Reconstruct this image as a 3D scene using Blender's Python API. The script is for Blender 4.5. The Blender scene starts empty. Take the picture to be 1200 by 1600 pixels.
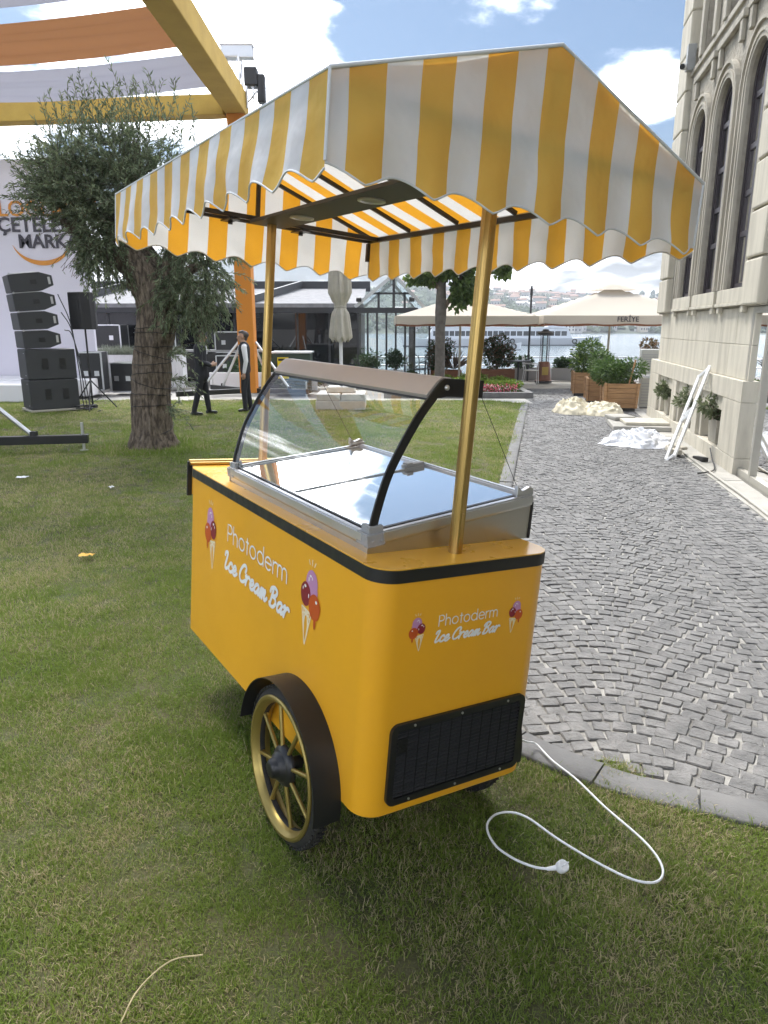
import bpy, bmesh, math, random
import numpy as np
from mathutils import Vector, Matrix, Euler, noise as mnoise

random.seed(7); RNG = np.random.default_rng(7)
R = math.radians
SC = bpy.context.scene
COL = SC.collection

# ------------------------------------------------------------------ camera
CAM_H = 1.72
cd = bpy.data.cameras.new('camera'); cam = bpy.data.objects.new('camera', cd); COL.objects.link(cam)
cd.sensor_fit = 'HORIZONTAL'; cd.sensor_width = 36.0; cd.lens = 33.6
cd.clip_start = 0.05; cd.clip_end = 6000
cam.location = (0, 0, CAM_H); cam.rotation_euler = (R(90 - 14.5167), 0, 0)
SC.camera = cam

# ------------------------------------------------------------------ sky and sun
SUN_EL, SUN_AZ = R(57), R(-30)          # azimuth measured from +Y towards +X
world = bpy.data.worlds.new('World'); SC.world = world; world.use_nodes = True
wn = world.node_tree; wn.nodes.clear()
def wnode(t, **k):
    n = wn.nodes.new(t)
    for a, b in k.items(): setattr(n, a, b)
    return n
wl = wn.links.new
sky = wnode('ShaderNodeTexSky', sky_type='NISHITA', sun_disc=False, sun_elevation=SUN_EL, sun_rotation=SUN_AZ,
            altitude=20, air_density=1.0, dust_density=2.0, ozone_density=1.2)
tc = wnode('ShaderNodeTexCoord')
sep = wnode('ShaderNodeSeparateXYZ'); wl(tc.outputs['Generated'], sep.inputs[0])
zc = wnode('ShaderNodeMath', operation='MAXIMUM'); wl(sep.outputs[2], zc.inputs[0]); zc.inputs[1].default_value = 0.0
za = wnode('ShaderNodeMath', operation='ADD'); wl(zc.outputs[0], za.inputs[0]); za.inputs[1].default_value = 0.22
dx = wnode('ShaderNodeMath', operation='DIVIDE'); wl(sep.outputs[0], dx.inputs[0]); wl(za.outputs[0], dx.inputs[1])
dy = wnode('ShaderNodeMath', operation='DIVIDE'); wl(sep.outputs[1], dy.inputs[0]); wl(za.outputs[0], dy.inputs[1])
cmb = wnode('ShaderNodeCombineXYZ'); wl(dx.outputs[0], cmb.inputs[0]); wl(dy.outputs[0], cmb.inputs[1])
mp = wnode('ShaderNodeMapping'); wl(cmb.outputs[0], mp.inputs[0]); mp.inputs['Location'].default_value = (16.15, 8.8, 3.1)
nz = wnode('ShaderNodeTexNoise'); wl(mp.outputs[0], nz.inputs['Vector'])
nz.inputs['Scale'].default_value = 1.15; nz.inputs['Detail'].default_value = 9; nz.inputs['Roughness'].default_value = 0.56
nz.inputs['Distortion'].default_value = 0.25
cov = wnode('ShaderNodeMapRange', interpolation_type='SMOOTHSTEP'); wl(nz.outputs[0], cov.inputs[0])
cov.inputs[1].default_value = 0.470; cov.inputs[2].default_value = 0.585
nz2 = wnode('ShaderNodeTexNoise'); wl(mp.outputs[0], nz2.inputs['Vector'])
nz2.inputs['Scale'].default_value = 3.4; nz2.inputs['Detail'].default_value = 6; nz2.inputs['Roughness'].default_value = 0.5
shade = wnode('ShaderNodeMapRange'); wl(nz2.outputs[0], shade.inputs[0])
shade.inputs[1].default_value = 0.38; shade.inputs[2].default_value = 0.74; shade.inputs[3].default_value = 0.062; shade.inputs[4].default_value = 1.0
CLOUD = 31.0
cc = wnode('ShaderNodeVectorMath', operation='SCALE'); cc.inputs[0].default_value = (CLOUD * .97, CLOUD * 1.0, CLOUD * 1.06); wl(shade.outputs[0], cc.inputs['Scale'])
mixc = wnode('ShaderNodeMix', data_type='RGBA'); wl(cov.outputs[0], mixc.inputs['Factor']); wl(cc.outputs[0], mixc.inputs[7])
# clear sky, then a pale haze that thickens towards the horizon
skyg = wnode('ShaderNodeVectorMath', operation='MULTIPLY'); wl(sky.outputs[0], skyg.inputs[0]); skyg.inputs[1].default_value = (0.135, 0.170, 0.195)
hz = wnode('ShaderNodeMapRange', interpolation_type='SMOOTHSTEP'); wl(sep.outputs[2], hz.inputs[0])
hz.inputs[1].default_value = -0.02; hz.inputs[2].default_value = 0.28; hz.inputs[3].default_value = 0.92; hz.inputs[4].default_value = 0.06
wl(skyg.outputs[0], mixc.inputs[6])
mixh = wnode('ShaderNodeMix', data_type='RGBA'); wl(hz.outputs[0], mixh.inputs['Factor']); wl(mixc.outputs[2], mixh.inputs[6])
mixh.inputs[7].default_value = (0.46, 0.48, 0.48, 1)
bg = wnode('ShaderNodeBackground'); wl(mixh.outputs[2], bg.inputs[0]); bg.inputs[1].default_value = 0.13
wo = wnode('ShaderNodeOutputWorld'); wl(bg.outputs[0], wo.inputs[0])

sd = bpy.data.lights.new('sun', 'SUN'); sd.energy = 0.9; sd.angle = R(13.0); sd.color = (1.0, 0.95, 0.87)
sun = bpy.data.objects.new('sun', sd); COL.objects.link(sun)
sun.rotation_euler = Vector((-math.sin(SUN_AZ) * math.cos(SUN_EL), -math.cos(SUN_AZ) * math.cos(SUN_EL), -math.sin(SUN_EL))).to_track_quat('-Z', 'Y').to_euler()
sun.location = (3, 10, 30)

SC.view_settings.view_transform = 'Standard'; SC.view_settings.look = 'None'
SC.view_settings.exposure = 2.34; SC.view_settings.gamma = 1.0; SC.view_settings.use_curve_mapping = False
SC.render.engine = 'CYCLES'
SC.cycles.max_bounces = 5; SC.cycles.diffuse_bounces = 3; SC.cycles.glossy_bounces = 3; SC.cycles.transparent_max_bounces = 12; SC.cycles.volume_bounces = 0
SC.cycles.use_adaptive_sampling = True; SC.cycles.adaptive_threshold = 0.02

# ------------------------------------------------------------------ helpers
def tag(o, label=None, cat=None, group=None, kind=None):
    if label: o['label'] = label
    if cat: o['category'] = cat
    if group: o['group'] = group
    if kind: o['kind'] = kind
    return o

def empty(name, loc=(0, 0, 0), rz=0.0, label=None, cat=None, group=None):
    o = bpy.data.objects.new(name, None); COL.objects.link(o)
    o.location = loc; o.rotation_euler = (0, 0, rz); o.empty_display_size = 0.1
    return tag(o, label, cat, group)

class MB:
    """collects geometry that becomes ONE mesh object"""
    def __init__(s): s.v = []; s.f = []; s.m = []; s.uv = None
    def add(s, vs, fs, m=0):
        b = len(s.v); s.v.extend([tuple(p) for p in vs]); s.f.extend([tuple(i + b for i in f) for f in fs]); s.m.extend([m] * len(fs)); return s
    def bx(s, x0, x1, y0, y1, z0, z1, m=0):
        v = [(x, y, z) for z in (z0, z1) for y in (y0, y1) for x in (x0, x1)]
        return s.add(v, [(0, 2, 3, 1), (4, 5, 7, 6), (0, 1, 5, 4), (2, 6, 7, 3), (0, 4, 6, 2), (1, 3, 7, 5)], m)
    def box(s, c, size, rot=None, m=0):
        M = rot.to_matrix() if isinstance(rot, Euler) else (rot or Matrix.Identity(3)); c = Vector(c); hx, hy, hz_ = [a / 2 for a in size]
        v = [c + M @ Vector((x, y, z)) for z in (-hz_, hz_) for y in (-hy, hy) for x in (-hx, hx)]
        return s.add(v, [(0, 2, 3, 1), (4, 5, 7, 6), (0, 1, 5, 4), (2, 6, 7, 3), (0, 4, 6, 2), (1, 3, 7, 5)], m)
    def bar(s, p, q, w, h, m=0, up=(0, 0, 1)):
        p = Vector(p); q = Vector(q); d = (q - p); L = d.length; d.normalize(); u = Vector(up)
        sd_ = d.cross(u)
        if sd_.length < 1e-4: sd_ = d.cross(Vector((1, 0, 0)))
        sd_.normalize(); u = sd_.cross(d)
        M = Matrix((sd_, d, u)).transposed()
        return s.box((p + q) / 2, (w, L, h), M, m)
    def tube(s, path, r, n=10, closed=False, cap=True, m=0, flat=None):
        P = [Vector(p) for p in path]; k = len(P)
        rr = r if hasattr(r, '__len__') else [r] * k
        T = []
        for i in range(k):
            a = P[(i - 1) % k] if (closed or i > 0) else P[i]; b = P[(i + 1) % k] if (closed or i < k - 1) else P[i]
            t = (b - a); t = t.normalized() if t.length > 1e-9 else Vector((0, 0, 1)); T.append(t)
        ref = Vector((0, 0, 1)) if abs(T[0].z) < 0.9 else Vector((1, 0, 0))
        N = (ref - T[0] * ref.dot(T[0])).normalized(); vs = []
        for i in range(k):
            N = (N - T[i] * N.dot(T[i]));
            N = N.normalized() if N.length > 1e-6 else T[i].orthogonal().normalized()
            B = T[i].cross(N)
            for j in range(n):
                a = 2 * math.pi * j / n
                vs.append(P[i] + (N * math.cos(a) + B * math.sin(a)) * rr[i])
        fs = []
        for i in range(k if closed else k - 1):
            i2 = (i + 1) % k
            for j in range(n): fs.append((i * n + j, i * n + (j + 1) % n, i2 * n + (j + 1) % n, i2 * n + j))
        if cap and not closed:
            fs.append(tuple(range(n))[::-1]); fs.append(tuple((k - 1) * n + j for j in range(n)))
        return s.add(vs, fs, m)
    def lathe(s, prof, n=32, c=(0, 0, 0), ax='Z', m=0, close=False):
        vs = []; c = Vector(c)
        for (r, z) in prof:
            for j in range(n):
                a = 2 * math.pi * j / n; x, y = r * math.cos(a), r * math.sin(a)
                p = {'Z': (x, y, z), 'X': (z, x, y), 'Y': (y, z, x)}[ax]; vs.append(c + Vector(p))
        fs = []; k = len(prof)
        for i in range(k if close else k - 1):
            i2 = (i + 1) % k
            for j in range(n): fs.append((i * n + j, i * n + (j + 1) % n, i2 * n + (j + 1) % n, i2 * n + j))
        if not close:
            if prof[0][0] > 1e-5: fs.append(tuple(range(n))[::-1])
            if prof[-1][0] > 1e-5: fs.append(tuple((k - 1) * n + j for j in range(n)))
        return s.add(vs, fs, m)
    def ball(s, c, rx, ry=None, rz=None, n=12, k=8, m=0):
        ry = ry or rx; rz = rz or rx
        vs = []; fs = []
        for i in range(k + 1):
            t = math.pi * i / k
            for j in range(n):
                a = 2 * math.pi * j / n
                vs.append((c[0] + rx * math.sin(t) * math.cos(a), c[1] + ry * math.sin(t) * math.sin(a), c[2] + rz * math.cos(t)))
        for i in range(k):
            for j in range(n): fs.append((i * n + j, (i + 1) * n + j, (i + 1) * n + (j + 1) % n, i * n + (j + 1) % n))
        return s.add(vs, fs, m)
    def prism(s, poly, fn, h0, h1, m=0):
        """poly 2-D points, fn(u, v, h) -> 3-D; closed extrusion"""
        n = len(poly); vs = [fn(u, v, h0) for u, v in poly] + [fn(u, v, h1) for u, v in poly]
        fs = [tuple(range(n))[::-1], tuple(range(n, 2 * n))] + [(i, (i + 1) % n, n + (i + 1) % n, n + i) for i in range(n)]
        return s.add(vs, fs, m)
    def grid(s, nu, nv, fn, m=0, uvfn=None):
        vs = [fn(i / nu, j / nv) for j in range(nv + 1) for i in range(nu + 1)]
        w = nu + 1
        fs = [(j * w + i, j * w + i + 1, (j + 1) * w + i + 1, (j + 1) * w + i) for j in range(nv) for i in range(nu)]
        b = len(s.v); s.add(vs, fs, m)
        if uvfn:
            if s.uv is None: s.uv = {}
            for j in range(nv + 1):
                for i in range(nu + 1): s.uv[b + j * w + i] = uvfn(i / nu, j / nv)
        return s
    def build(s, name, mats, parent=None, smooth=None, bevel=None, loc=None, fix=True):
        me = bpy.data.meshes.new(name); me.from_pydata(s.v, [], s.f)
        mats = mats if isinstance(mats, (list, tuple)) else [mats]
        for m_ in mats: me.materials.append(m_)
        if len(mats) > 1: me.polygons.foreach_set('material_index', s.m)
        if s.uv is not None:
            ul = me.uv_layers.new(name='UVMap')
            for lp in me.loops: ul.data[lp.index].uv = s.uv.get(lp.vertex_index, (0, 0))
        if fix and s.uv is None:
            b = bmesh.new(); b.from_mesh(me); bmesh.ops.recalc_face_normals(b, faces=b.faces); b.to_mesh(me); b.free()
        if smooth is not None:
            me.polygons.foreach_set('use_smooth', [True] * len(me.polygons))
            if smooth < 179: me.set_sharp_from_angle(angle=R(smooth))
        me.update()
        o = bpy.data.objects.new(name, me); COL.objects.link(o)
        if parent: o.parent = parent
        if loc is not None: o.location = loc
        if bevel:
            b = o.modifiers.new('bevel', 'BEVEL'); b.width = bevel; b.segments = 2; b.limit_method = 'ANGLE'; b.angle_limit = R(40)
        return o

def copy_tree(o, parent=None):
    c = o.copy(); COL.objects.link(c); c.parent = parent
    for ch in list(o.children): copy_tree(ch, c)
    return c

def catmull(pts, k=8, closed=False):
    P = [Vector(p) for p in pts]; n = len(P); out = []
    for i in range(n if closed else n - 1):
        p0 = P[(i - 1) % n] if (closed or i > 0) else P[i] * 2 - P[i + 1]
        p1 = P[i]; p2 = P[(i + 1) % n]
        p3 = P[(i + 2) % n] if (closed or i + 2 < n) else P[i + 1] * 2 - P[i]
        for j in range(k):
            t = j / k
            out.append(0.5 * ((2 * p1) + (p2 - p0) * t + (2 * p0 - 5 * p1 + 4 * p2 - p3) * t * t + (3 * p1 - p0 - 3 * p2 + p3) * t ** 3))
    if not closed: out.append(P[-1])
    return out

def rrect(x0, x1, y0, y1, r, n=6):
    out = []
    for cx, cy, a0 in ((x1 - r, y1 - r, 0), (x0 + r, y1 - r, 90), (x0 + r, y0 + r, 180), (x1 - r, y0 + r, 270)):
        for i in range(n + 1):
            a = R(a0 + 90 * i / n); out.append((cx + r * math.cos(a), cy + r * math.sin(a)))
    return out

def leaves_mesh(name, pos, dirs, L, W, mats, parent=None, midx=None, fold=0.25, kind='stuff', droop=0.0):
    """many small leaves; pos, dirs (n,3); L, W arrays or scalars. each leaf: 4 triangles"""
    n = len(pos); pos = np.asarray(pos, float); d = np.asarray(dirs, float); d /= np.linalg.norm(d, axis=1)[:, None] + 1e-9
    rv = RNG.normal(size=(n, 3)); s_ = np.cross(d, rv); s_ /= np.linalg.norm(s_, axis=1)[:, None] + 1e-9
    nn = np.cross(s_, d)
    L = np.broadcast_to(np.asarray(L, float), (n,))[:, None]; W = np.broadcast_to(np.asarray(W, float), (n,))[:, None]
    a = pos; mid = pos + d * L * 0.5 + nn * W * fold * -1; b = pos + d * L - np.array([0, 0, 1]) * droop * L
    l_ = pos + d * L * 0.45 + s_ * W * 0.5 + nn * W * fold * .5; r_ = pos + d * L * 0.45 - s_ * W * 0.5 + nn * W * fold * .5
    V = np.stack([a, l_, mid, r_, b], 1).reshape(-1, 3)
    base = np.arange(n) * 5
    F_ = np.stack([np.stack([base, base + 2, base + 1], 1), np.stack([base + 1, base + 2, base + 4], 1), np.stack([base, base + 3, base + 2], 1), np.stack([base + 3, base + 4, base + 2], 1)], 1).reshape(-1, 3)
    me = bpy.data.meshes.new(name); me.vertices.add(len(V)); me.vertices.foreach_set('co', V.ravel())
    me.loops.add(F_.size); me.loops.foreach_set('vertex_index', F_.ravel().astype(np.int32))
    me.polygons.add(len(F_)); me.polygons.foreach_set('loop_start', (np.arange(len(F_)) * 3).astype(np.int32)); me.polygons.foreach_set('loop_total', np.full(len(F_), 3, np.int32))
    mats = mats if isinstance(mats, (list, tuple)) else [mats]
    for m_ in mats: me.materials.append(m_)
    if midx is not None: me.polygons.foreach_set('material_index', np.repeat(np.asarray(midx, np.int32), 4))
    at_ = me.attributes.new('rnd', 'FLOAT', 'FACE'); at_.data.foreach_set('value', np.repeat(RNG.random(n).astype(np.float32), 4))
    me.update(); me.validate()
    o = bpy.data.objects.new(name, me); COL.objects.link(o)
    if parent: o.parent = parent
    if kind: o['kind'] = kind
    return o

# ------------------------------------------------------------------ materials
def NT(name):
    m = bpy.data.materials.new(name); m.use_nodes = True; nt = m.node_tree; nt.nodes.clear(); return m, nt
def mat(name, col, rough=0.5, metal=0.0, col2=None, ns=8.0, nd=4, nrange=(0.35, 0.65), bump=None, spec=0.5, rvar=0.0, coat=0.0, aniso=0.0, stretch=None, trans=0.0, world_space=False, emit=None):
    m, nt = NT(name); N = nt.nodes.new; Lk = nt.links.new
    p = N('ShaderNodeBsdfPrincipled'); o = N('ShaderNodeOutputMaterial'); Lk(p.outputs[0], o.inputs[0])
    p.inputs['Base Color'].default_value = (*col, 1); p.inputs['Roughness'].default_value = rough; p.inputs['Metallic'].default_value = metal
    p.inputs['Specular IOR Level'].default_value = spec; p.inputs['Coat Weight'].default_value = coat
    vec = None
    if col2 or bump or rvar:
        if world_space: g_ = N('ShaderNodeNewGeometry'); src = g_.outputs['Position']
        else: t = N('ShaderNodeTexCoord'); src = t.outputs['Object']
        mp_ = N('ShaderNodeMapping'); Lk(src, mp_.inputs[0]); vec = mp_.outputs[0]
        if stretch: mp_.inputs['Scale'].default_value = stretch
    if col2 or rvar:
        n1 = N('ShaderNodeTexNoise'); Lk(vec, n1.inputs['Vector']); n1.inputs['Scale'].default_value = ns; n1.inputs['Detail'].default_value = nd; n1.inputs['Roughness'].default_value = 0.6
        mr = N('ShaderNodeMapRange'); Lk(n1.outputs[0], mr.inputs[0]); mr.inputs[1].default_value = nrange[0]; mr.inputs[2].default_value = nrange[1]
        if col2:
            mx = N('ShaderNodeMix'); mx.data_type = 'RGBA'; Lk(mr.outputs[0], mx.inputs['Factor']); mx.inputs[6].default_value = (*col, 1); mx.inputs[7].default_value = (*col2, 1)
            Lk(mx.outputs[2], p.inputs['Base Color'])
        if rvar:
            rr = N('ShaderNodeMapRange'); Lk(n1.outputs[0], rr.inputs[0]); rr.inputs[1].default_value = 0.3; rr.inputs[2].default_value = 0.7
            rr.inputs[3].default_value = max(0.02, rough - rvar); rr.inputs[4].default_value = rough + rvar; Lk(rr.outputs[0], p.inputs['Roughness'])
    if bump:
        n2 = N('ShaderNodeTexNoise'); Lk(vec, n2.inputs['Vector']); n2.inputs['Scale'].default_value = bump[0]; n2.inputs['Detail'].default_value = 6; n2.inputs['Roughness'].default_value = 0.6
        bp = N('ShaderNodeBump'); bp.inputs['Strength'].default_value = bump[1]; bp.inputs['Distance'].default_value = bump[2] if len(bump) > 2 else 0.01
        Lk(n2.outputs[0], bp.inputs['Height']); Lk(bp.outputs[0], p.inputs['Normal'])
    if emit: p.inputs['Emission Color'].default_value = (*emit[0], 1); p.inputs['Emission Strength'].default_value = emit[1]
    return m

def leaf_mat(name, c1, c2, trans=0.35, rough=0.5, tcol=None):
    m, nt = NT(name); N = nt.nodes.new; Lk = nt.links.new
    a = N('ShaderNodeAttribute'); a.attribute_name = 'rnd'
    mx = N('ShaderNodeMix'); mx.data_type = 'RGBA'; Lk(a.outputs['Fac'], mx.inputs['Factor']); mx.inputs[6].default_value = (*c1, 1); mx.inputs[7].default_value = (*c2, 1)
    p = N('ShaderNodeBsdfPrincipled'); Lk(mx.outputs[2], p.inputs['Base Color']); p.inputs['Roughness'].default_value = rough; p.inputs['Specular IOR Level'].default_value = 0.35
    t = N('ShaderNodeBsdfTranslucent')
    if tcol: t.inputs[0].default_value = (*tcol, 1)
    else: Lk(mx.outputs[2], t.inputs[0])
    s_ = N('ShaderNodeMixShader'); s_.inputs[0].default_value = trans; Lk(p.outputs[0], s_.inputs[1]); Lk(t.outputs[0], s_.inputs[2])
    o = N('ShaderNodeOutputMaterial'); Lk(s_.outputs[0], o.inputs[0])
    return m

def glass_mat(name, tint=(0.96, 0.98, 0.97), ior=1.5, rough=0.0, boost=1.0, base=None):
    """thin pane: fresnel mirror over a clear (or opaque, if base is given) layer"""
    m, nt = NT(name); N = nt.nodes.new; Lk = nt.links.new
    f = N('ShaderNodeFresnel'); f.inputs[0].default_value = ior
    k = N('ShaderNodeMath'); k.operation = 'MULTIPLY'; k.use_clamp = True; Lk(f.outputs[0], k.inputs[0]); k.inputs[1].default_value = boost
    g_ = N('ShaderNodeBsdfGlossy'); g_.inputs['Roughness'].default_value = rough; g_.inputs[0].default_value = (1, 1, 1, 1)
    if base: t = N('ShaderNodeBsdfDiffuse'); t.inputs[0].default_value = (*base, 1)
    else: t = N('ShaderNodeBsdfTransparent'); t.inputs[0].default_value = (*tint, 1)
    s_ = N('ShaderNodeMixShader'); Lk(k.outputs[0], s_.inputs[0]); Lk(t.outputs[0], s_.inputs[1]); Lk(g_.outputs[0], s_.inputs[2])
    o = N('ShaderNodeOutputMaterial'); Lk(s_.outputs[0], o.inputs[0])
    return m

M = {}
M['yellow'] = mat('cart_yellow', (0.84, 0.40, 0.018), 0.36, col2=(0.805, 0.388, 0.022), ns=2.6, nd=9, coat=0.10, rvar=0.07, bump=(2.2, 0.10, 0.008))
M['counter'] = mat('counter_yellow', (0.80, 0.43, 0.04), 0.3, rvar=0.05, ns=5, coat=0.15)
M['black'] = mat('black_plastic', (0.012, 0.012, 0.013), 0.45, rvar=0.1, ns=20)
M['blackmetal'] = mat('black_paint', (0.014, 0.014, 0.015), 0.38, rvar=0.08, ns=12)
M['rubber'] = mat('rubber', (0.014, 0.014, 0.014), 0.75, col2=(0.03, 0.028, 0.025), ns=30, bump=(90, 0.3, 0.002))
M['gold'] = mat('gold_anodised', (0.52, 0.36, 0.13), 0.33, 1.0, rvar=0.06, ns=14)
M['goldpaint'] = mat('gold_paint', (0.36, 0.27, 0.085), 0.38, 0.75, rvar=0.08, ns=10)
M['steel'] = mat('brushed_steel', (0.55, 0.54, 0.52), 0.36, 1.0, rvar=0.08, ns=6, stretch=(1, 40, 40))
M['alu'] = mat('satin_aluminium', (0.60, 0.61, 0.63), 0.38, 0.9, rvar=0.06, ns=10)
M['bracket'] = mat('grey_plastic', (0.30, 0.31, 0.32), 0.5)
M['beige'] = mat('champagne_trim', (0.46, 0.42, 0.39), 0.4, 0.3, rvar=0.05, ns=8)
M['white'] = mat('white_print', (0.80, 0.80, 0.80), 0.5)
M['lilac'] = mat('lilac_print', (0.52, 0.25, 0.45), 0.45)
M['red'] = mat('dark_red_print', (0.24, 0.012, 0.03), 0.4)
M['orange'] = mat('orange_print', (0.55, 0.085, 0.015), 0.4)
M['cone'] = mat('cone_print', (0.85, 0.72, 0.50), 0.5)
M['glass'] = glass_mat('case_glass', boost=1.35)
M['lid'] = glass_mat('mirrored_lid_glass', ior=1.7, boost=3.3, base=(0.30, 0.34, 0.36))
M['white_plastic'] = mat('white_plastic', (0.78, 0.79, 0.80), 0.4)
M['led'] = mat('lamp_lens', (0.55, 0.53, 0.45), 0.3)
# ------------------------------------------------------------------ the ground
M['paving'] = mat('grey_paving', (0.24, 0.235, 0.225), 0.85, col2=(0.32, 0.31, 0.29), ns=1.2, bump=(25, 0.3, 0.01), world_space=True)
M['concrete'] = mat('pale_concrete', (0.42, 0.40, 0.36), 0.85, col2=(0.31, 0.30, 0.27), ns=2.2, bump=(40, 0.35, 0.006), world_space=True)
M['deck'] = mat('grey_decking', (0.17, 0.165, 0.16), 0.8, col2=(0.22, 0.21, 0.20), ns=3, stretch=(0.3, 6, 1), world_space=True)
M['soil'] = mat('lawn_soil', (0.065, 0.078, 0.026), 0.95, col2=(0.105, 0.092, 0.042), ns=2.2, bump=(60, 0.8, 0.02), world_space=True)
M['mortar'] = mat('sandy_joint', (0.36, 0.35, 0.325), 0.95, col2=(0.13, 0.125, 0.115), ns=4.0, bump=(60, 0.8, 0.01), world_space=True)
M['sett'] = mat('granite_sett', (0.13, 0.129, 0.128), 0.8, col2=(0.232, 0.228, 0.222), ns=9, nd=7, nrange=(0.33, 0.68), bump=(45, 0.85, 0.012), world_space=True, spec=0.4)
M['kerb'] = mat('kerb_granite', (0.135, 0.135, 0.135), 0.85, col2=(0.185, 0.183, 0.18), ns=5, nd=7, bump=(70, 0.5, 0.005), world_space=True)

def sheet(name, x0, x1, y0, y1, z, m, kind='structure'):
    o = MB().add([(x0, y0, z), (x1, y0, z), (x1, y1, z), (x0, y1, z)], [(0, 1, 2, 3)]).build(name, m); o['kind'] = kind; return o

KERB = [(4.3, 18.9), (3.66, 18.9), (3.31, 17.3), (2.93, 15.6), (1.9, 10.8), (1.36, 8.27), (0.86, 5.9), (0.50, 4.2), (0.34, 3.40), (0.38, 2.99), (0.58, 2.72), (0.78, 2.55), (0.99, 2.42), (1.22, 2.33), (1.42, 2.25), (2.2, 2.0), (3.4, 1.72), (4.6, 1.5)][2:]
KC = [(p.x, p.y) for p in catmull([(a, b, 0) for a, b in KERB], 10)]
KP = np.array(KC)
def kerb_dist(x, y):
    """signed distance to the lawn side of the kerb: positive on the lawn"""
    p = np.array([x, y]); a = KP[:-1]; b = KP[1:]; ab = b - a
    t = np.clip(((p - a) * ab).sum(1) / (ab * ab).sum(1), 0, 1); q = a + ab * t[:, None]
    d = np.hypot(*(p - q).T); i = int(np.argmin(d)); cr = ab[i][0] * (p - a[i])[1] - ab[i][1] * (p - a[i])[0]
    return d[i] * (1 if cr < 0 else -1)
def sstep(t): t = min(1, max(0, t)); return t * t * (3 - 2 * t)
def lawn_z(x, y, kd=None):
    kd = kerb_dist(x, y) if kd is None else kd
    return -0.068 * (1 - sstep(kd / 1.0)) + 0.012 * mnoise.noise((x * 0.5, y * 0.5, 0)) * sstep((abs(y) - 2) / 3 + 0.2)

ground = sheet('ground', -400, 400, -400, 27.9, -0.16, M['paving'])
# lawn sheet: left of the kerb, from behind the camera to the cross path
lv = []; ys = [-14, -9, -6, -4, -2, -1, 0, 0.6] + list(np.arange(1.0, 6.0, 0.2)) + list(np.arange(6, 17.4, 0.5)) + [17.36]
def kerb_x(y):
    # x of the kerb's lawn edge at this depth (far branch); in front of the bend the lawn runs right on under the near kerb
    best = None
    for (a, b) in zip(KC[:-1], KC[1:]):
        if (a[1] - y) * (b[1] - y) <= 0 and abs(a[1] - b[1]) > 1e-6:
            t = (y - a[1]) / (b[1] - a[1]); x = a[0] + (b[0] - a[0]) * t; best = x if best is None else min(best, x) if y > 2.7 else x
    return best
L_ = MB(); rows = []
for y in ys:
    xr = kerb_x(y)
    if xr is None: xr = 4.6 if y < 2.7 else 3.3
    if y < 1.5: xr = 6.0
    xs = [-26, -16, -11, -8, -6, -5, -4, -3, -2.4, -2, -1.6, -1.3, -1.0] + list(np.linspace(-0.8, 0.97 * 0 + 1, 16) * 0 + np.linspace(-0.8, xr + 0.03, 16))
    rows.append([(x, y, lawn_z(x, y)) for x in xs])
w = len(rows[0])
L_.v = [p for r in rows for p in r]; L_.f = [(j * w + i, j * w + i + 1, (j + 1) * w + i + 1, (j + 1) * w + i) for j in range(len(rows) - 1) for i in range(w - 1)]; L_.m = [0] * len(L_.f)
lawn = L_.build('lawn', M['soil'], smooth=60); tag(lawn, kind='structure')

# kerb stones
kerb = empty('kerb'); tag(kerb, kind='structure')
def resample(pts, step):
    P = [Vector((*p, 0)) for p in pts]; out = [P[0]]; acc = 0
    for a, b in zip(P[:-1], P[1:]):
        d = (b - a).length; t = step - acc
        while t <= d: out.append(a + (b - a) * (t / d)); t += step
        acc = (acc + d) % step if d >= step - acc else acc + d
    return out
kp = resample(KC, 0.05); KW = 0.155
i = 0; kn = 0
while i < len(kp) - 3:
    n = random.randint(13, 17) if kp[i].y > 3.2 else random.choice((8, 9, 10))
    seg = kp[i:i + n + 1]
    if len(seg) < 4: break
    b = MB(); vs = []
    dz = random.uniform(-0.006, 0.006); k = len(seg)
    for q, c in enumerate(seg):
        t = (seg[min(q + 1, k - 1)] - seg[max(q - 1, 0)]).normalized(); nrm = Vector((-t.y, t.x, 0))   # points to the path side
        g = 0.004 if q == 0 else (-0.004 if q == k - 1 else 0)
        c = c + t * g
        zt = -0.048 + dz
        for (o_, z_) in ((0.0, -0.2), (0.0, zt - 0.008), (0.008, zt), (KW - 0.008, zt), (KW, zt - 0.008), (KW, -0.2)):
            p = c + nrm * (o_ + random.uniform(-0.0012, 0.0012)); vs.append((p.x, p.y, z_ + random.uniform(-0.0012, 0.0012)))
    fs = [(q * 6 + a, q * 6 + a + 1, (q + 1) * 6 + a + 1, (q + 1) * 6 + a) for q in range(k - 1) for a in range(5)] + [tuple(range(6)), tuple((k - 1) * 6 + a for a in range(5, -1, -1))]
    b.add(vs, fs); b.build('kerb_stone', M['kerb'], kerb, smooth=50); i += n

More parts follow.
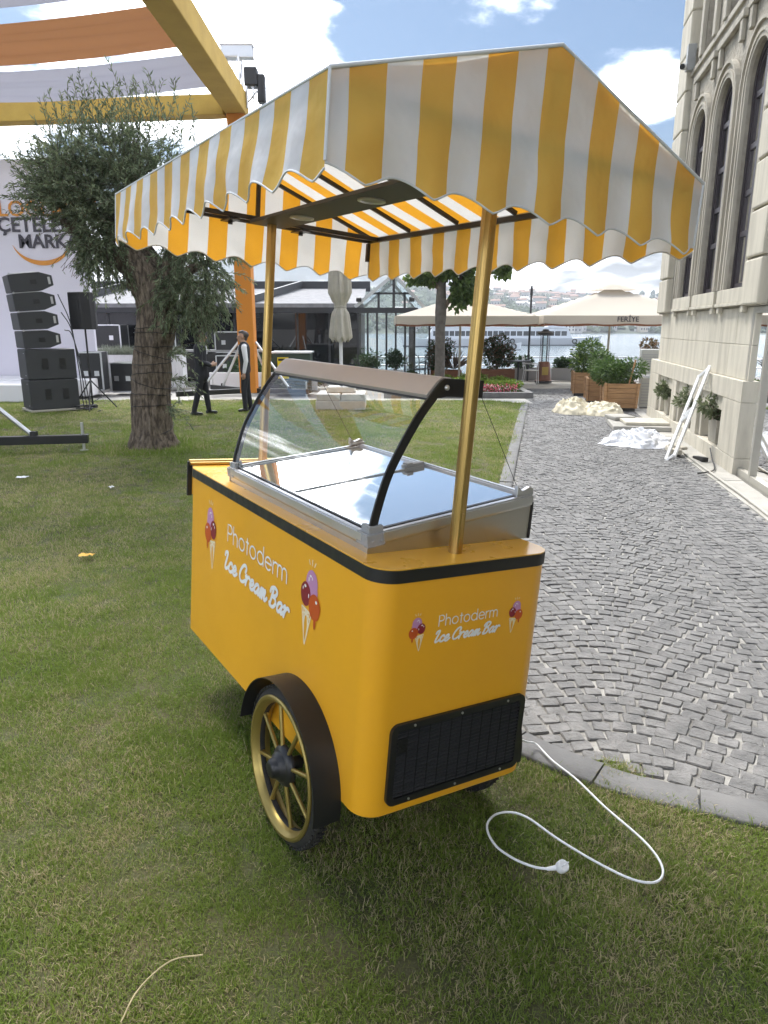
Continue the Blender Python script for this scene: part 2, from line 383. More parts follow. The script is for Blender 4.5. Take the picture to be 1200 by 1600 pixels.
# cobbled path
path = sheet('path', 0.34, 7.0, 0.2, 21.6, -0.0815, M['mortar'])
path_ang = math.atan2(1.57, 7.72); PD = np.array([math.sin(path_ang), math.cos(path_ang)]); PN = np.array([PD[1], -PD[0]])
EDGE = [(2.5, 0.0), (3.30, 4.6), (3.64, 6.55), (3.84, 7.61), (4.01, 8.68), (4.26, 10.13), (4.57, 11.42), (5.05, 13.6), (5.62, 16.5), (6.7, 21.6)]
def edge_x(y): return float(np.interp(y, [e[1] for e in EDGE], [e[0] for e in EDGE]))
protos = []
for k in range(14):
    b = MB(); ring = []
    cor = [(-.5, -.5), (.5, -.5), (.5, .5), (-.5, .5)]
    cor = [(x + random.uniform(-.05, .05), y + random.uniform(-.05, .05)) for x, y in cor]
    for q in range(4):
        a, c, d = cor[q - 1], cor[q], cor[(q + 1) % 4]; cut = random.uniform(0.04, 0.12)
        ring += [(c[0] + (a[0] - c[0]) * cut, c[1] + (a[1] - c[1]) * cut), (c[0] + (d[0] - c[0]) * cut, c[1] + (d[1] - c[1]) * cut)]
    ring = [(x + random.uniform(-.025, .025), y + random.uniform(-.025, .025)) for x, y in ring]
    tilt = (random.uniform(-.005, .005), random.uniform(-.005, .005))
    zt = lambda x, y: tilt[0] * x + tilt[1] * y
    vs = [(x, y, -0.03) for x, y in ring] + [(x, y, -0.0055 + zt(x, y)) for x, y in ring] + [(x * .90, y * .90, 0.0012 + zt(x, y) + random.uniform(-.002, .002)) for x, y in ring] + [(0, 0, 0.0015 + random.uniform(-.002, .002))]
    vs = [(x * .09, y * .08, z) for x, y, z in vs]
    fs = [(q + 8 * l, (q + 1) % 8 + 8 * l, (q + 1) % 8 + 8 * (l + 1), q + 8 * (l + 1)) for l in (0, 1) for q in range(8)] + [(16 + q, 16 + (q + 1) % 8, 24) for q in range(8)]
    me = bpy.data.meshes.new('sett'); me.from_pydata(vs, [], fs); me.materials.append(M['sett']); me.polygons.foreach_set('use_smooth', [True] * len(me.polygons)); me.set_sharp_from_angle(angle=R(16)); me.update(); protos.append((me, np.array(vs), fs))
setts = []
WV = 0.096; STEP = 0.083
for row in range(-40, 282):
    off = (row % 2) * 0.5 * WV + random.uniform(-.018, .018)
    for c in range(-17, 66):
        uu = (c + .5) * WV + off + random.uniform(-.007, .007)
        ph = 2 * math.pi * uu / 1.55 + 0.35 * math.sin(row * 0.05)
        tt = row * STEP + 0.10 * math.cos(ph) + random.uniform(-.006, .006)
        slope = math.atan(-0.10 * 2 * math.pi / 1.55 * math.sin(ph))
        x, y = np.array([0.6, 0.0]) + PN * uu + PD * tt
        if y < 0.3 or y > 21.5 or x > edge_x(y) - 0.03 or x < 0.2: continue
        if kerb_dist(x, y) > -(KW + 0.02): continue
        setts.append((x, y, -path_ang + slope * 0.95 + random.gauss(0, .05), WV / max(.75, math.cos(slope)) * random.uniform(.88, 1.0), STEP * math.cos(slope) * random.uniform(.92, 1.0), random.randrange(14), random.gauss(0, .0015)))
setts.sort(key=lambda s_: math.hypot(s_[0] - 0.2, s_[1]))
vis = [s_ for s_ in setts if abs(s_[0]) < 0.56 * (s_[1] + 0.3)]
near = vis[:300]; nearset = set(id(s_) for s_ in near)
PZ = -0.074
for (x, y, a, sx, sy, k, dz) in near:
    o = bpy.data.objects.new('sett', protos[k][0]); COL.objects.link(o); o.parent = path; o.location = (x, y, PZ + dz); o.rotation_euler = (0, 0, a); o.scale = (sx / .09, sy / .08, 1)
rv = []; rf = []
for s_ in setts:
    if id(s_) in nearset: continue
    x, y, a, sx, sy, k, dz = s_; V = protos[k][1] * np.array([sx / .09, sy / .08, 1]); ca, sa = math.cos(a), math.sin(a); b0 = len(rv)
    rv += [(x + ca * p[0] - sa * p[1], y + sa * p[0] + ca * p[1], PZ + dz + p[2]) for p in V]; rf += [tuple(i + b0 for i in f) for f in protos[k][2]]
rest = MB(); rest.v = rv; rest.f = rf; rest.m = [0] * len(rf)
ro = rest.build('sett', M['sett'], path, smooth=16, fix=False); ro['kind'] = 'stuff'

# pale apron along the building, with joints, and a thin conduit pipe on its edge
apron = empty('pavement'); tag(apron, kind='structure')
ey = [0.0, 4.6, 6.0, 7.2, 8.4, 9.6, 10.8, 12.0, 13.2, 14.4, 15.6]
for a, b in zip(ey[:-1], ey[1:]):
    g = 0.006
    wx = lambda y: 4.33 + (y - 8.76) * 0.1847 + 0.03
    q = [(edge_x(a + g), a + g), (wx(a + g) if a > 1 else 6.0, a + g), (wx(b - g), b - g), (edge_x(b - g), b - g)]
    MB().prism(q, lambda u, v, h: (u, v, h), -0.2, -0.066 + random.uniform(-.003, .003)).build('paving_slab', M['concrete'], apron, bevel=0.004)

# cross path, terrace and quay beyond the lawn
sheet('cross_path', -26, 3.6, 17.36, 18.5, -0.07, M['concrete'])
sheet('forecourt', -60, 12, 18.5, 21.5, -0.09, M['paving'])
MB().bx(-60, 14, 21.5, 23.9, -0.3, -0.062).build('terrace_edge', M['concrete'])['kind'] = 'structure'
terr = MB().bx(-60, 14, 23.9, 28.0, -0.3, -0.03).build('terrace', M['deck']); terr['kind'] = 'structure'
MB().bx(-400, 400, 27.9, 28.4, -6, -0.17).build('quay', M['concrete'])['kind'] = 'structure'
M['water'] = mat('sea_water', (0.055, 0.085, 0.095), 0.16, col2=(0.10, 0.14, 0.15), ns=0.02, world_space=True, spec=0.6)
def water_mat():
    m = M['water']; nt = m.node_tree; p = [n for n in nt.nodes if n.type == 'BSDF_PRINCIPLED'][0]
    g_ = nt.nodes.new('ShaderNodeNewGeometry'); mp_ = nt.nodes.new('ShaderNodeMapping'); mp_.inputs['Scale'].default_value = (0.5, 0.9, 1); nt.links.new(g_.outputs['Position'], mp_.inputs[0])
    n = nt.nodes.new('ShaderNodeTexNoise'); n.inputs['Scale'].default_value = 0.8; n.inputs['Detail'].default_value = 6; n.inputs['Roughness'].default_value = 0.62; nt.links.new(mp_.outputs[0], n.inputs['Vector'])
    b = nt.nodes.new('ShaderNodeBump'); b.inputs['Strength'].default_value = 1.0; b.inputs['Distance'].default_value = 0.55; nt.links.new(n.outputs[0], b.inputs['Height']); nt.links.new(b.outputs[0], p.inputs['Normal'])
water_mat()
sheet('water', -2500, 2500, 28.3, 3500, -2.0, M['water'])

# ------------------------------------------------------------------ grass
def grass_mat():
    m, nt = NT('grass_blade'); N = nt.nodes.new; Lk = nt.links.new
    a = N('ShaderNodeAttribute'); a.attribute_name = 'rnd'
    g_ = N('ShaderNodeNewGeometry')
    n1 = N('ShaderNodeTexNoise'); Lk(g_.outputs['Position'], n1.inputs['Vector']); n1.inputs['Scale'].default_value = 1.7; n1.inputs['Detail'].default_value = 5; n1.inputs['Roughness'].default_value = 0.65
    n2 = N('ShaderNodeTexNoise'); Lk(g_.outputs['Position'], n2.inputs['Vector']); n2.inputs['Scale'].default_value = 0.45; n2.inputs['Detail'].default_value = 3
    # dry share of the blades: more of them on the worn patches
    ad = N('ShaderNodeMath'); ad.operation = 'ADD'; Lk(n1.outputs[0], ad.inputs[0]); Lk(n2.outputs[0], ad.inputs[1])
    thr = N('ShaderNodeMapRange'); Lk(ad.outputs[0], thr.inputs[0]); thr.inputs[1].default_value = 0.90; thr.inputs[2].default_value = 1.18; thr.inputs[3].default_value = 0.05; thr.inputs[4].default_value = 0.55
    lt = N('ShaderNodeMath'); lt.operation = 'LESS_THAN'; Lk(a.outputs['Fac'], lt.inputs[0]); Lk(thr.outputs[0], lt.inputs[1])
    gr = N('ShaderNodeMix'); gr.data_type = 'RGBA'; Lk(n1.outputs[0], gr.inputs['Factor']); gr.inputs[6].default_value = (0.14, 0.222, 0.030, 1); gr.inputs[7].default_value = (0.26, 0.33, 0.066, 1)
    dr = N('ShaderNodeMix'); dr.data_type = 'RGBA'; Lk(n2.outputs[0], dr.inputs['Factor']); dr.inputs[6].default_value = (0.39, 0.33, 0.18, 1); dr.inputs[7].default_value = (0.54, 0.47, 0.29, 1)
    mx = N('ShaderNodeMix'); mx.data_type = 'RGBA'; Lk(lt.outputs[0], mx.inputs['Factor']); Lk(gr.outputs[2], mx.inputs[6]); Lk(dr.outputs[2], mx.inputs[7])
    p = N('ShaderNodeBsdfPrincipled'); Lk(mx.outputs[2], p.inputs['Base Color']); p.inputs['Roughness'].default_value = 0.55; p.inputs['Specular IOR Level'].default_value = 0.3
    t = N('ShaderNodeBsdfTranslucent'); Lk(mx.outputs[2], t.inputs[0])
    s_ = N('ShaderNodeMixShader'); s_.inputs[0].default_value = 0.48; Lk(p.outputs[0], s_.inputs[1]); Lk(t.outputs[0], s_.inputs[2])
    o = N('ShaderNodeOutputMaterial'); Lk(s_.outputs[0], o.inputs[0]); return m
M['grass'] = grass_mat()
def tuft(nb, rad, hmin, hmax, wd, lie=1.0):
    V = []; F_ = []; rn = []
    for k in range(nb):
        a = random.uniform(0, 2 * math.pi); r = rad * math.sqrt(random.random()); x, y = r * math.cos(a), r * math.sin(a)
        h = random.uniform(hmin, hmax); az = random.uniform(0, 2 * math.pi); lean = random.uniform(0.25, 1.25) * lie; wv = wd * random.uniform(.6, 1.25)
        tw = az + math.pi / 2 + random.uniform(-.7, .7); sx, sy = math.cos(tw) * wv / 2, math.sin(tw) * wv / 2
        px, py, pz = x, y, -0.006; ang = lean * 0.35; b0 = len(V); ns_ = 3
        for q in range(ns_ + 1):
            t = q / ns_; k_ = 1 - t ** 2 * 0.75
            if q == ns_: V.append((px, py, max(pz, .002)))
            else: V += [(px - sx * k_, py - sy * k_, pz), (px + sx * k_, py + sy * k_, pz)]
            st = h / ns_; px += math.cos(az) * math.sin(ang) * st; py += math.sin(az) * math.sin(ang) * st; pz += math.cos(ang) * st; ang += lean * 0.42
        F_ += [(b0, b0 + 1, b0 + 3, b0 + 2), (b0 + 2, b0 + 3, b0 + 5, b0 + 4), (b0 + 4, b0 + 5, b0 + 6)]; rn += [random.random()] * 3
    me = bpy.data.meshes.new('grass_tuft'); me.from_pydata(V, [], F_); me.materials.append(M['grass'])
    at_ = me.attributes.new('rnd', 'FLOAT', 'FACE'); at_.data.foreach_set('value', np.array(rn, np.float32)); me.polygons.foreach_set('use_smooth', [True] * len(me.polygons)); me.update()
    return bpy.data.objects.new('grass_tuft', me)
tcol = bpy.data.collections.new('grass_tufts')
for k in range(8): tcol.objects.link(tuft(70, 0.06, 0.011, 0.034, 0.0024, 1.35))
def grass_points():
    P = []; S = []
    rs = np.linspace(0.55, 19.5, 300)
    def dens(r): return 800 if r < 3 else 800 * (3 / r) ** 1.25
    for r0, r1 in zip(rs[:-1], rs[1:]):
        r = (r0 + r1) / 2; n = RNG.poisson(dens(r) * r * (r1 - r0) * 1.75)
        for _ in range(n):
            th = RNG.uniform(-0.85, 0.90) ; rr_ = RNG.uniform(r0, r1); x, y = rr_ * math.sin(th), rr_ * math.cos(th)
            if y > 17.33 or x < -14 or y < -0.2: continue
            kd = kerb_dist(x, y)
            if kd < 0.008: continue
            if x > 6: continue
            sc = (1 + 0.055 * rr_) * RNG.uniform(.75, 1.2) * (1 + .40 * mnoise.noise((x * 1.3, y * 1.3, 2.0)) + .25 * mnoise.noise((x * 4, y * 4, 8.0)))
            if kd < 0.10: sc *= 1.35
            dt = math.hypot(x + 3.37, y - 10.4)
            if dt < 0.30: continue
            if dt < 0.75: sc *= 2.1
            P.append((x, y, lawn_z(x, y, kd))); S.append(sc)
    return P, S
gp, gs = grass_points()
# a few tufts that grow through the joint between kerb and setts
for k in range(26):
    q = random.choice(KC[130:150]); P_ = Vector((q[0], q[1], 0)); gp.append((0.96 + random.gauss(0, .05), 2.60 + random.gauss(0, .022), -0.07)); gs.append(random.uniform(.8, 1.5))
me = bpy.data.meshes.new('grass'); me.from_pydata(gp, [], [])
at_ = me.attributes.new('sc', 'FLOAT', 'POINT'); at_.data.foreach_set('value', np.array(gs, np.float32))
grass = bpy.data.objects.new('grass', me); COL.objects.link(grass); tag(grass, 'short worn green lawn grass with dry straw blades', 'grass', kind='stuff')
ng = bpy.data.node_groups.new('grass', 'GeometryNodeTree')
ng.interface.new_socket('Geometry', in_out='INPUT', socket_type='NodeSocketGeometry'); ng.interface.new_socket('Geometry', in_out='OUTPUT', socket_type='NodeSocketGeometry')
gi = ng.nodes.new('NodeGroupInput'); go = ng.nodes.new('NodeGroupOutput')
iop = ng.nodes.new('GeometryNodeInstanceOnPoints'); ci = ng.nodes.new('GeometryNodeCollectionInfo'); ci.inputs['Collection'].default_value = tcol; ci.inputs['Separate Children'].default_value = True; ci.inputs['Reset Children'].default_value = True
iop.inputs['Pick Instance'].default_value = True
rvn = ng.nodes.new('FunctionNodeRandomValue'); rvn.data_type = 'FLOAT_VECTOR'; rvn.inputs[0].default_value = (-0.15, -0.15, 0); rvn.inputs[1].default_value = (0.15, 0.15, 6.283)
na = ng.nodes.new('GeometryNodeInputNamedAttribute'); na.data_type = 'FLOAT'; na.inputs['Name'].default_value = 'sc'
ng.links.new(gi.outputs[0], iop.inputs['Points']); ng.links.new(ci.outputs[0], iop.inputs['Instance']); ng.links.new(rvn.outputs[0], iop.inputs['Rotation']); ng.links.new(na.outputs[0], iop.inputs['Scale']); ng.links.new(iop.outputs[0], go.inputs[0])
md = grass.modifiers.new('scatter', 'NODES'); md.node_group = ng
# ------------------------------------------------------------------ the ice cream cart
CW, CL, CB, CT = 0.666, 1.684, 0.0727, 0.8683        # width (x), length (y), underside, counter top in the cart's own frame
CR = Euler((0.0147, 0.0808, 0.5615), 'YXZ'); CRM = CR.to_matrix(); CO = Vector((-0.0771, 1.8322, 0.2039))
BASE = Vector((CW / 2, 0.42, -0.225))
cart = bpy.data.objects.new('ice_cream_cart', None); COL.objects.link(cart); cart.empty_display_size = .1
cart.rotation_mode = 'YXZ'; cart.rotation_euler = CR; cart.location = CO + CRM @ BASE
tag(cart, 'yellow two-wheeled ice cream cart with curved glass case under a striped awning', 'food cart')
def cp(mb, name, mats, parent=cart, **k):
    o = mb.build(name, mats, parent, **k)
    if parent is cart: o.location = -BASE
    return o

# body: sheet metal box with rounded upright corners, counter on top with black edging
def rr_loop(x0, x1, y0, y1, r, n=8): return rrect(x0, x1, y0, y1, r, n)
b = MB(); lp = rr_loop(0, CW, 0, CL, 0.075); n = len(lp)
levels = [(CB, 0.012), (CB + 0.012, 0.0), (CT - 0.042, 0.0)]
vs = []
for z, ins in levels:
    q = rr_loop(ins, CW - ins, ins, CL - ins, 0.075 - ins * .5); vs += [(x, y, z) for x, y in q]
fs = [(l * n + i, l * n + (i + 1) % n, (l + 1) * n + (i + 1) % n, (l + 1) * n + i) for l in range(2) for i in range(n)] + [tuple(range(n))[::-1], tuple(range(2 * n, 3 * n))]
body = cp(b.add(vs, fs), 'body', M['yellow'], smooth=35)
b = MB(); b.prism(rr_loop(-0.004, CW + .004, -0.004, CL + .004, 0.079), lambda u, v, h: (u, v, h), CT - 0.0415, CT - 0.004); cp(b, 'edge_trim', M['black'], smooth=40)
b = MB(); b.prism(rr_loop(-0.002, CW + .002, -0.002, CL + .002, 0.077), lambda u, v, h: (u, v, h), CT - 0.0035, CT); cp(b, 'counter_top', M['counter'], smooth=40)
# folded shelf strip and rolled bar at the far end
b = MB(); b.bx(-0.004, 0.018, CL + 0.005, CL + 0.02, CT - 0.145, CT + 0.018); cp(b, 'shelf_edge', M['black'], bevel=.003)
b = MB(); b.bx(0.02, CW, CL + 0.005, CL + 0.019, CT - 0.14, CT - 0.005); cp(b, 'folding_shelf', M['yellow'], bevel=.003)
b = MB(); b.tube([(0.004, CL + .013, CT + .014), (CW - .01, CL + .013, CT + .014)], 0.012, 14); b.tube([(0.004, CL - .006, CT + .009), (CW - .01, CL - .006, CT + .009)], 0.008, 12); cp(b, 'handle_bar', M['gold'], smooth=40)

# grille on the near end
gx0, gx1, gz0, gz1 = 0.078, 0.610, 0.116, 0.386
outer = rrect(gx0, gx1, gz0, gz1, 0.028, 5); inner = rrect(gx0 + .022, gx1 - .022, gz0 + .022, gz1 - .022, 0.012, 5); n = len(outer)
b = MB(); vs = [(u, -0.001, v) for u, v in outer] + [(u, -0.013, v) for u, v in outer] + [(u, -0.013, v) for u, v in inner] + [(u, -0.001, v) for u, v in inner]
b.add(vs, [(l * n + i, l * n + (i + 1) % n, (l + 1) * n + (i + 1) % n, (l + 1) * n + i) for l in range(3) for i in range(n)])
b.add([(gx0 + .02, -0.0015, gz0 + .02), (gx1 - .02, -0.0015, gz0 + .02), (gx1 - .02, -0.0015, gz1 - .02), (gx0 + .02, -0.0015, gz1 - .02)], [(0, 1, 2, 3)])
grille = cp(b, 'grille', M['black'], smooth=30)
sl = MB().box((0, 0, 0), (gx1 - gx0 - .044, 0.0085, 0.0046), Euler((R(24), 0, 0))).build('slat', mat('slat_black', (0.035, 0.036, 0.040), 0.4), grille)
ns_ = 18
for k in range(ns_):
    o = sl if k == 0 else sl.copy()
    if k: COL.objects.link(o)
    o.location = ((gx0 + gx1) / 2, -0.0065, gz0 + .030 + k * (gz1 - gz0 - .06) / (ns_ - 1))
vb_ = MB().box((0, 0, 0), (0.0022, 0.002, gz1 - gz0 - .044)).build('upright', M['blackmetal'], grille)
for k in range(11):
    o = vb_ if k == 0 else vb_.copy()
    if k: COL.objects.link(o)
    o.location = (gx0 + .06 + k * (gx1 - gx0 - .12) / 10, -0.0112, (gz0 + gz1) / 2)
b = MB(); b.bx(0.104, 0.138, -0.0135, -0.004, 0.292, 0.336); b.box((0.128, -0.0155, 0.314), (0.012, .006, .022), Euler((R(12), 0, 0))); b.lathe([(.005, 0), (.005, .002), (0, .002)], 12, (.111, -.0155, .306), 'Y'); b.build('switch', M['black'], grille)
for (u, v) in ((.16, gz1 - .011), (.34, gz1 - .011), (.53, gz1 - .011), (.16, gz0 + .011), (.34, gz0 + .011), (.53, gz0 + .011)):
    MB().lathe([(0.004, -.0155), (0.004, -.0125)], 10, (u, 0, v), 'Y').build('screw', M['alu'], grille)

# wheels
def wheel(cx, s):
    """s = -1: outside face looks to -x"""
    wroot = bpy.data.objects.new('wheel', None); COL.objects.link(wroot); wroot.parent = cart; wroot.location = Vector((cx, 0.4217, 0.0479)) - BASE; wroot.rotation_euler = (R(14), 0, 0)
    RT = 0.272; rw = 0.029
    prof = []
    for q in range(20):
        a = 2 * math.pi * q / 20; prof.append((RT - 0.03 + 0.03 * math.cos(a), rw * math.sin(a)))
    b = MB(); b.lathe(prof, 72, ax='X', close=True)
    for q in range(66):                    # knobbly tread
        for row, off in ((-1, 0), (0, .5), (1, 0)):
            a = 2 * math.pi * (q + off) / 66; rr_ = RT - 0.0035 * abs(row) + 0.001
            c = Vector((row * 0.0165, rr_ * math.cos(a), rr_ * math.sin(a)))
            b.box(c, (0.0125, 0.015, 0.007), Euler((a + math.pi / 2 + (0.35 * row), 0, 0)))
    b.build('tyre', M['rubber'], wroot, smooth=35)
    b = MB(); b.lathe([(0.244, -.028), (0.244, -.033), (0.238, -.037), (0.230, -.036), (0.224, -.028), (0.221, -.024), (0.214, -.012), (0.214, .012), (0.221, .024), (0.224, .028), (0.230, .036), (0.238, .037), (0.244, .033), (0.244, .028), (0.232, .012), (0.232, -.012)], 72, ax='X', close=True); b.build('rim', M['goldpaint'], wroot, smooth=35)
    for q in range(8):
        a = 2 * math.pi * (q + .3) / 8
        sp = MB(); sp.tube([(s * .012, .030 * math.cos(a), .030 * math.sin(a)), (s * .004, .216 * math.cos(a), .216 * math.sin(a))], 0.0076, 10)
        sp.lathe([(.010, -.005), (.010, .005)], 8, (0, .213 * math.cos(a), .213 * math.sin(a)), 'X'); sp.build('spoke', M['goldpaint'], wroot, smooth=40)
    prof = [(0.072, .002), (0.072, .012), (0.066, .022), (0.054, .028), (0.050, .036), (0.040, .043), (0.036, .048), (0.032, .060), (0.026, .066), (0.020, .068), (0, .068)]
    b = MB(); b.lathe([(r, s * z) for r, z in prof], 32, ax='X'); b.lathe([(.022, s * -.05), (.022, s * .002)], 16, ax='X'); b.build('hub', M['black'], wroot, smooth=35)
    return wroot
wheel(-0.042, -1); wheel(CW + 0.042, 1)
b = MB(); b.tube([(-.08, .4217, .0479), (CW + .08, .4217, .0479)], 0.011, 12); b.bx(0.1, CW - .1, .39, .45, .0479, CB + .01); cp(b, 'axle', M['blackmetal'], smooth=40)
def fender(x0, x1):
    b = MB(); rad = 0.303; th = 0.003; k = 40; vs = []; a0, a1 = R(8), R(186)
    for q in range(k + 1):
        a = a0 + (a1 - a0) * q / k
        for r_, x in ((rad, x0), (rad, x1), (rad + th, x1), (rad + th, x0)): vs.append((x, .4217 + r_ * math.cos(a), .0479 + r_ * math.sin(a)))
    fs = [(q * 4 + j, q * 4 + (j + 1) % 4, (q + 1) * 4 + (j + 1) % 4, (q + 1) * 4 + j) for q in range(k) for j in range(4)] + [(0, 1, 2, 3), tuple(k * 4 + j for j in (3, 2, 1, 0))]
    cp(b.add(vs, fs), 'fender', M['blackmetal'], smooth=40)
fender(-0.096, -0.0005); fender(CW + .0005, CW + .096)
# small rear prop leg under the far end
b = MB(); b.tube([(CW / 2, CL - .2, CB + .01), (CW / 2, CL - .2, -0.26)], 0.016, 12); b.bx(CW / 2 - .05, CW / 2 + .05, CL - .25, CL - .15, -0.275, -0.26); cp(b, 'prop_leg', M['blackmetal'], smooth=40)

# display case
Y0, Y1 = 0.160, 1.305; XF, XB = 0.062, 0.694; ZF, ZB = 0.925, 1.018
slope = (ZB - ZF) / (XB - XF)
def zl(x): return ZF + (x - XF) * slope
for (ya, yb) in ((Y0, Y0 + .004), (Y1 - .004, Y1)):
    b = MB(); b.prism([(XF - .008, CT), (XB + .004, CT), (XB + .004, zl(XB) - .018), (XF - .008, zl(XF) - .03)], lambda u, v, h: (u, h, v), ya, yb); cp(b, 'side_panel', M['steel'], bevel=.001)
b = MB(); b.bx(XB - .002, XB + .006, Y0 + .004, Y1 - .004, CT, zl(XB) - .02); cp(b, 'back_panel', M['steel'])
b = MB(); b.bx(XB + .002, XB + .012, Y0 - .003, Y0 + .008, CT, zl(XB) - .022); cp(b, 'corner_strip', M['black'])
b = MB(); b.bx(XF - .004, XF + .004, Y0 + .004, Y1 - .004, CT, zl(XF) - .03); cp(b, 'front_panel', M['steel'])
# rails round the case: stepped aluminium profile
def rail(p, q, name='rail', w=0.03):
    p = Vector(p); q = Vector(q)
    b = MB(); b.bar(p, q, w, 0.022); b.tube([p + Vector((0, 0, -.014)), q + Vector((0, 0, -.014))], 0.012, 12)
    b.bar(p + Vector((0, 0, .012)), q + Vector((0, 0, .012)), w * .55, 0.008)
    cp(b, name, M['alu'], smooth=40)
rail((XF, Y0 + .03, zl(XF) - .012), (XF, Y1 - .03, zl(XF) - .012))
rail((XF + .04, Y0 + .004, zl(XF + .04) - .010), (XB, Y0 + .004, zl(XB) - .010))
rail((XF + .04, Y1 - .004, zl(XF + .04) - .010), (XB, Y1 - .004, zl(XB) - .010))
rail((XB - .012, Y0 + .03, zl(XB) - .008), (XB - .012, Y1 - .03, zl(XB) - .008))
# black gaskets
b = MB(); b.bar((XF + .02, Y0 + .02, zl(XF) + .003), (XF + .02, Y1 - .02, zl(XF) + .003), .012, .008); cp(b, 'gasket', M['black'])
for yy in (Y0 + .022, Y1 - .022):
    b = MB(); b.bar((XF + .02, yy, zl(XF + .02) + .004), (XB - .035, yy, zl(XB - .035) + .004), .014, .008); cp(b, 'gasket', M['black'])
# corner brackets
def bracket(x, y, sx, sy):
    b = MB()
    b.box((x + sx * .022, y + sy * .002, zl(x) - .014), (.062, .022, .038), Euler((0, -math.atan(slope), 0)))
    b.box((x + sx * .004, y + sy * .028, zl(x) - .014), (.024, .060, .038))
    b.box((x + sx * .024, y + sy * .006, zl(x) + .014), (.050, .016, .026), Euler((0, -math.atan(slope), 0)))
    b.box((x + sx * .010, y + sy * .026, zl(x) + .014), (.016, .046, .026))
    for q in (.012, .040):
        b.lathe([(.004, 0), (.004, .003), (0, .003)], 10, (x + sx * q, y - sy * .0125, zl(x) - .016), 'Y')
    cp(b, 'corner_bracket', M['bracket'], bevel=.004)
bracket(XF - .006, Y0, 1, 1); bracket(XF - .006, Y1, 1, -1)
def back_bracket(y, sy):
    b = MB(); b.box((XB - .028, y + sy * .004, zl(XB) + .006), (.075, .018, .016), Euler((0, -math.atan(slope), 0)))
    b.prism([(XB - .066, zl(XB) + .004), (XB - .066, zl(XB) + .036), (XB - .045, zl(XB) + .018), (XB - .030, zl(XB) + .022), (XB - .012, zl(XB) + .030), (XB + .004, zl(XB) + .026), (XB + .008, zl(XB) + .004)], lambda u, v, h: (u, h, v), y - .007, y + .011)
    cp(b, 'corner_bracket', M['alu'], bevel=.003)
back_bracket(Y0 + .006, 1); back_bracket(Y1 - .006, -1)
# tilted glass lids
ym = (Y0 + Y1) / 2 + .03
for ya, yb, dz in ((Y0 + .03, ym - .004, 0.0), (ym + .004, Y1 - .03, 0.0)):
    b = MB(); x0, x1 = XF + .028, XB - .030
    b.prism([(x0, zl(x0) - .004), (x1, zl(x1) - .004), (x1, zl(x1) + .001), (x0, zl(x0) + .001)], lambda u, v, h: (u, h, v), ya, yb)
    lid = cp(b, 'lid', M['lid'])
    e = MB(); e.bar((x0 + .01, yb - .006, zl(x0) + .0035), (x1, yb - .006, zl(x1) + .0035), .010, .005); e.build('lid_frame', M['bracket'], lid)
b = MB(); b.box((XB - .075, ym, zl(XB - .075) + .012), (.10, .022, .016), Euler((0, -math.atan(slope), 0))); b.box((XB - .10, ym, zl(XB - .1) + .020), (.03, .034, .014), Euler((0, -math.atan(slope), 0))); cp(b, 'lid_hinge', M['bracket'], bevel=.003)
# curved side arms (black) and curved front glass, champagne top rail
OUT = [(0.060, 0.930), (0.071, 0.993), (0.100, 1.098), (0.141, 1.186), (0.195, 1.279), (0.246, 1.347), (0.277, 1.384)]
cur = [(p.x, p.z) for p in catmull([(x, 0, z) for x, z in OUT], 6)]
def off_curve(c, d):
    o_ = []
    for i, (x, z) in enumerate(c):
        a = Vector(c[max(i - 1, 0)]); e = Vector(c[min(i + 1, len(c) - 1)]); t = (e - a).normalized(); o_.append((x + t.y * d, z - t.x * d))
    return o_
def arm(y, th):
    inn = off_curve(cur, 0.027)[:-5]
    poly = cur + [(0.288, 1.391), (0.440, 1.391), (0.440, 1.338), (0.300, 1.338), (0.272, 1.331)] + inn[::-1]
    b = MB(); b.prism(poly, lambda u, v, h: (u, h, v), y - th / 2, y + th / 2); a = cp(b, 'side_arm', M['blackmetal'], smooth=30)
    s_ = -1 if y < .5 else 1
    MB().lathe([(0.0, s_ * .013), (.006, s_ * .012), (.0085, s_ * .008), (.0085, s_ * .0045)], 18, (0.297, y, 1.364), 'Y').build('bolt', M['alu'], a, smooth=50)
arm(Y0 + .012, .007); arm(Y1 - .012, .007)
gc = off_curve(cur, 0.006)[1:-3]
b = MB(); vs = [(x, y, z) for (x, z) in gc for y in (Y0 + .02, Y1 - .02)]; b.add(vs, [(2 * i, 2 * i + 1, 2 * i + 3, 2 * i + 2) for i in range(len(gc) - 1)]); cp(b, 'curved_glass', M['glass'], smooth=179)
for yy in (Y0 + .0185, Y1 - .0185):
    b = MB(); b.tube([(x, yy, z) for x, z in gc], .003, 6); cp(b, 'glass_seal', M['black'], smooth=60)
b = MB(); b.prism([(0.238, 1.330), (0.232, 1.340), (0.268, 1.382), (0.282, 1.393), (0.318, 1.394), (0.318, 1.388), (0.285, 1.386), (0.274, 1.376)], lambda u, v, h: (u, h, v), Y0 + .018, Y1 - .018); cp(b, 'top_rail', M['beige'], smooth=30)
b = MB(); b.bar((.237, Y0 + .018, 1.327), (.237, Y1 - .018, 1.327), .008, .006); cp(b, 'glass_seal', M['black'])
b = MB(); b.add([(.306, Y0 + .02, 1.386), (.306, Y1 - .02, 1.386), (.430, Y1 - .02, 1.386), (.430, Y0 + .02, 1.386)], [(0, 1, 2, 3)]); cp(b, 'top_glass', M['glass'])
# thin stay wires from the arms to the back corners
for yy in (Y0 + .012, Y1 - .012):
    b = MB(); b.tube([(0.436, yy, 1.345), (0.52, yy, 1.22), (XB - .06, yy, zl(XB) + .03)], .0011, 6); cp(b, 'stay_wire', M['blackmetal'])

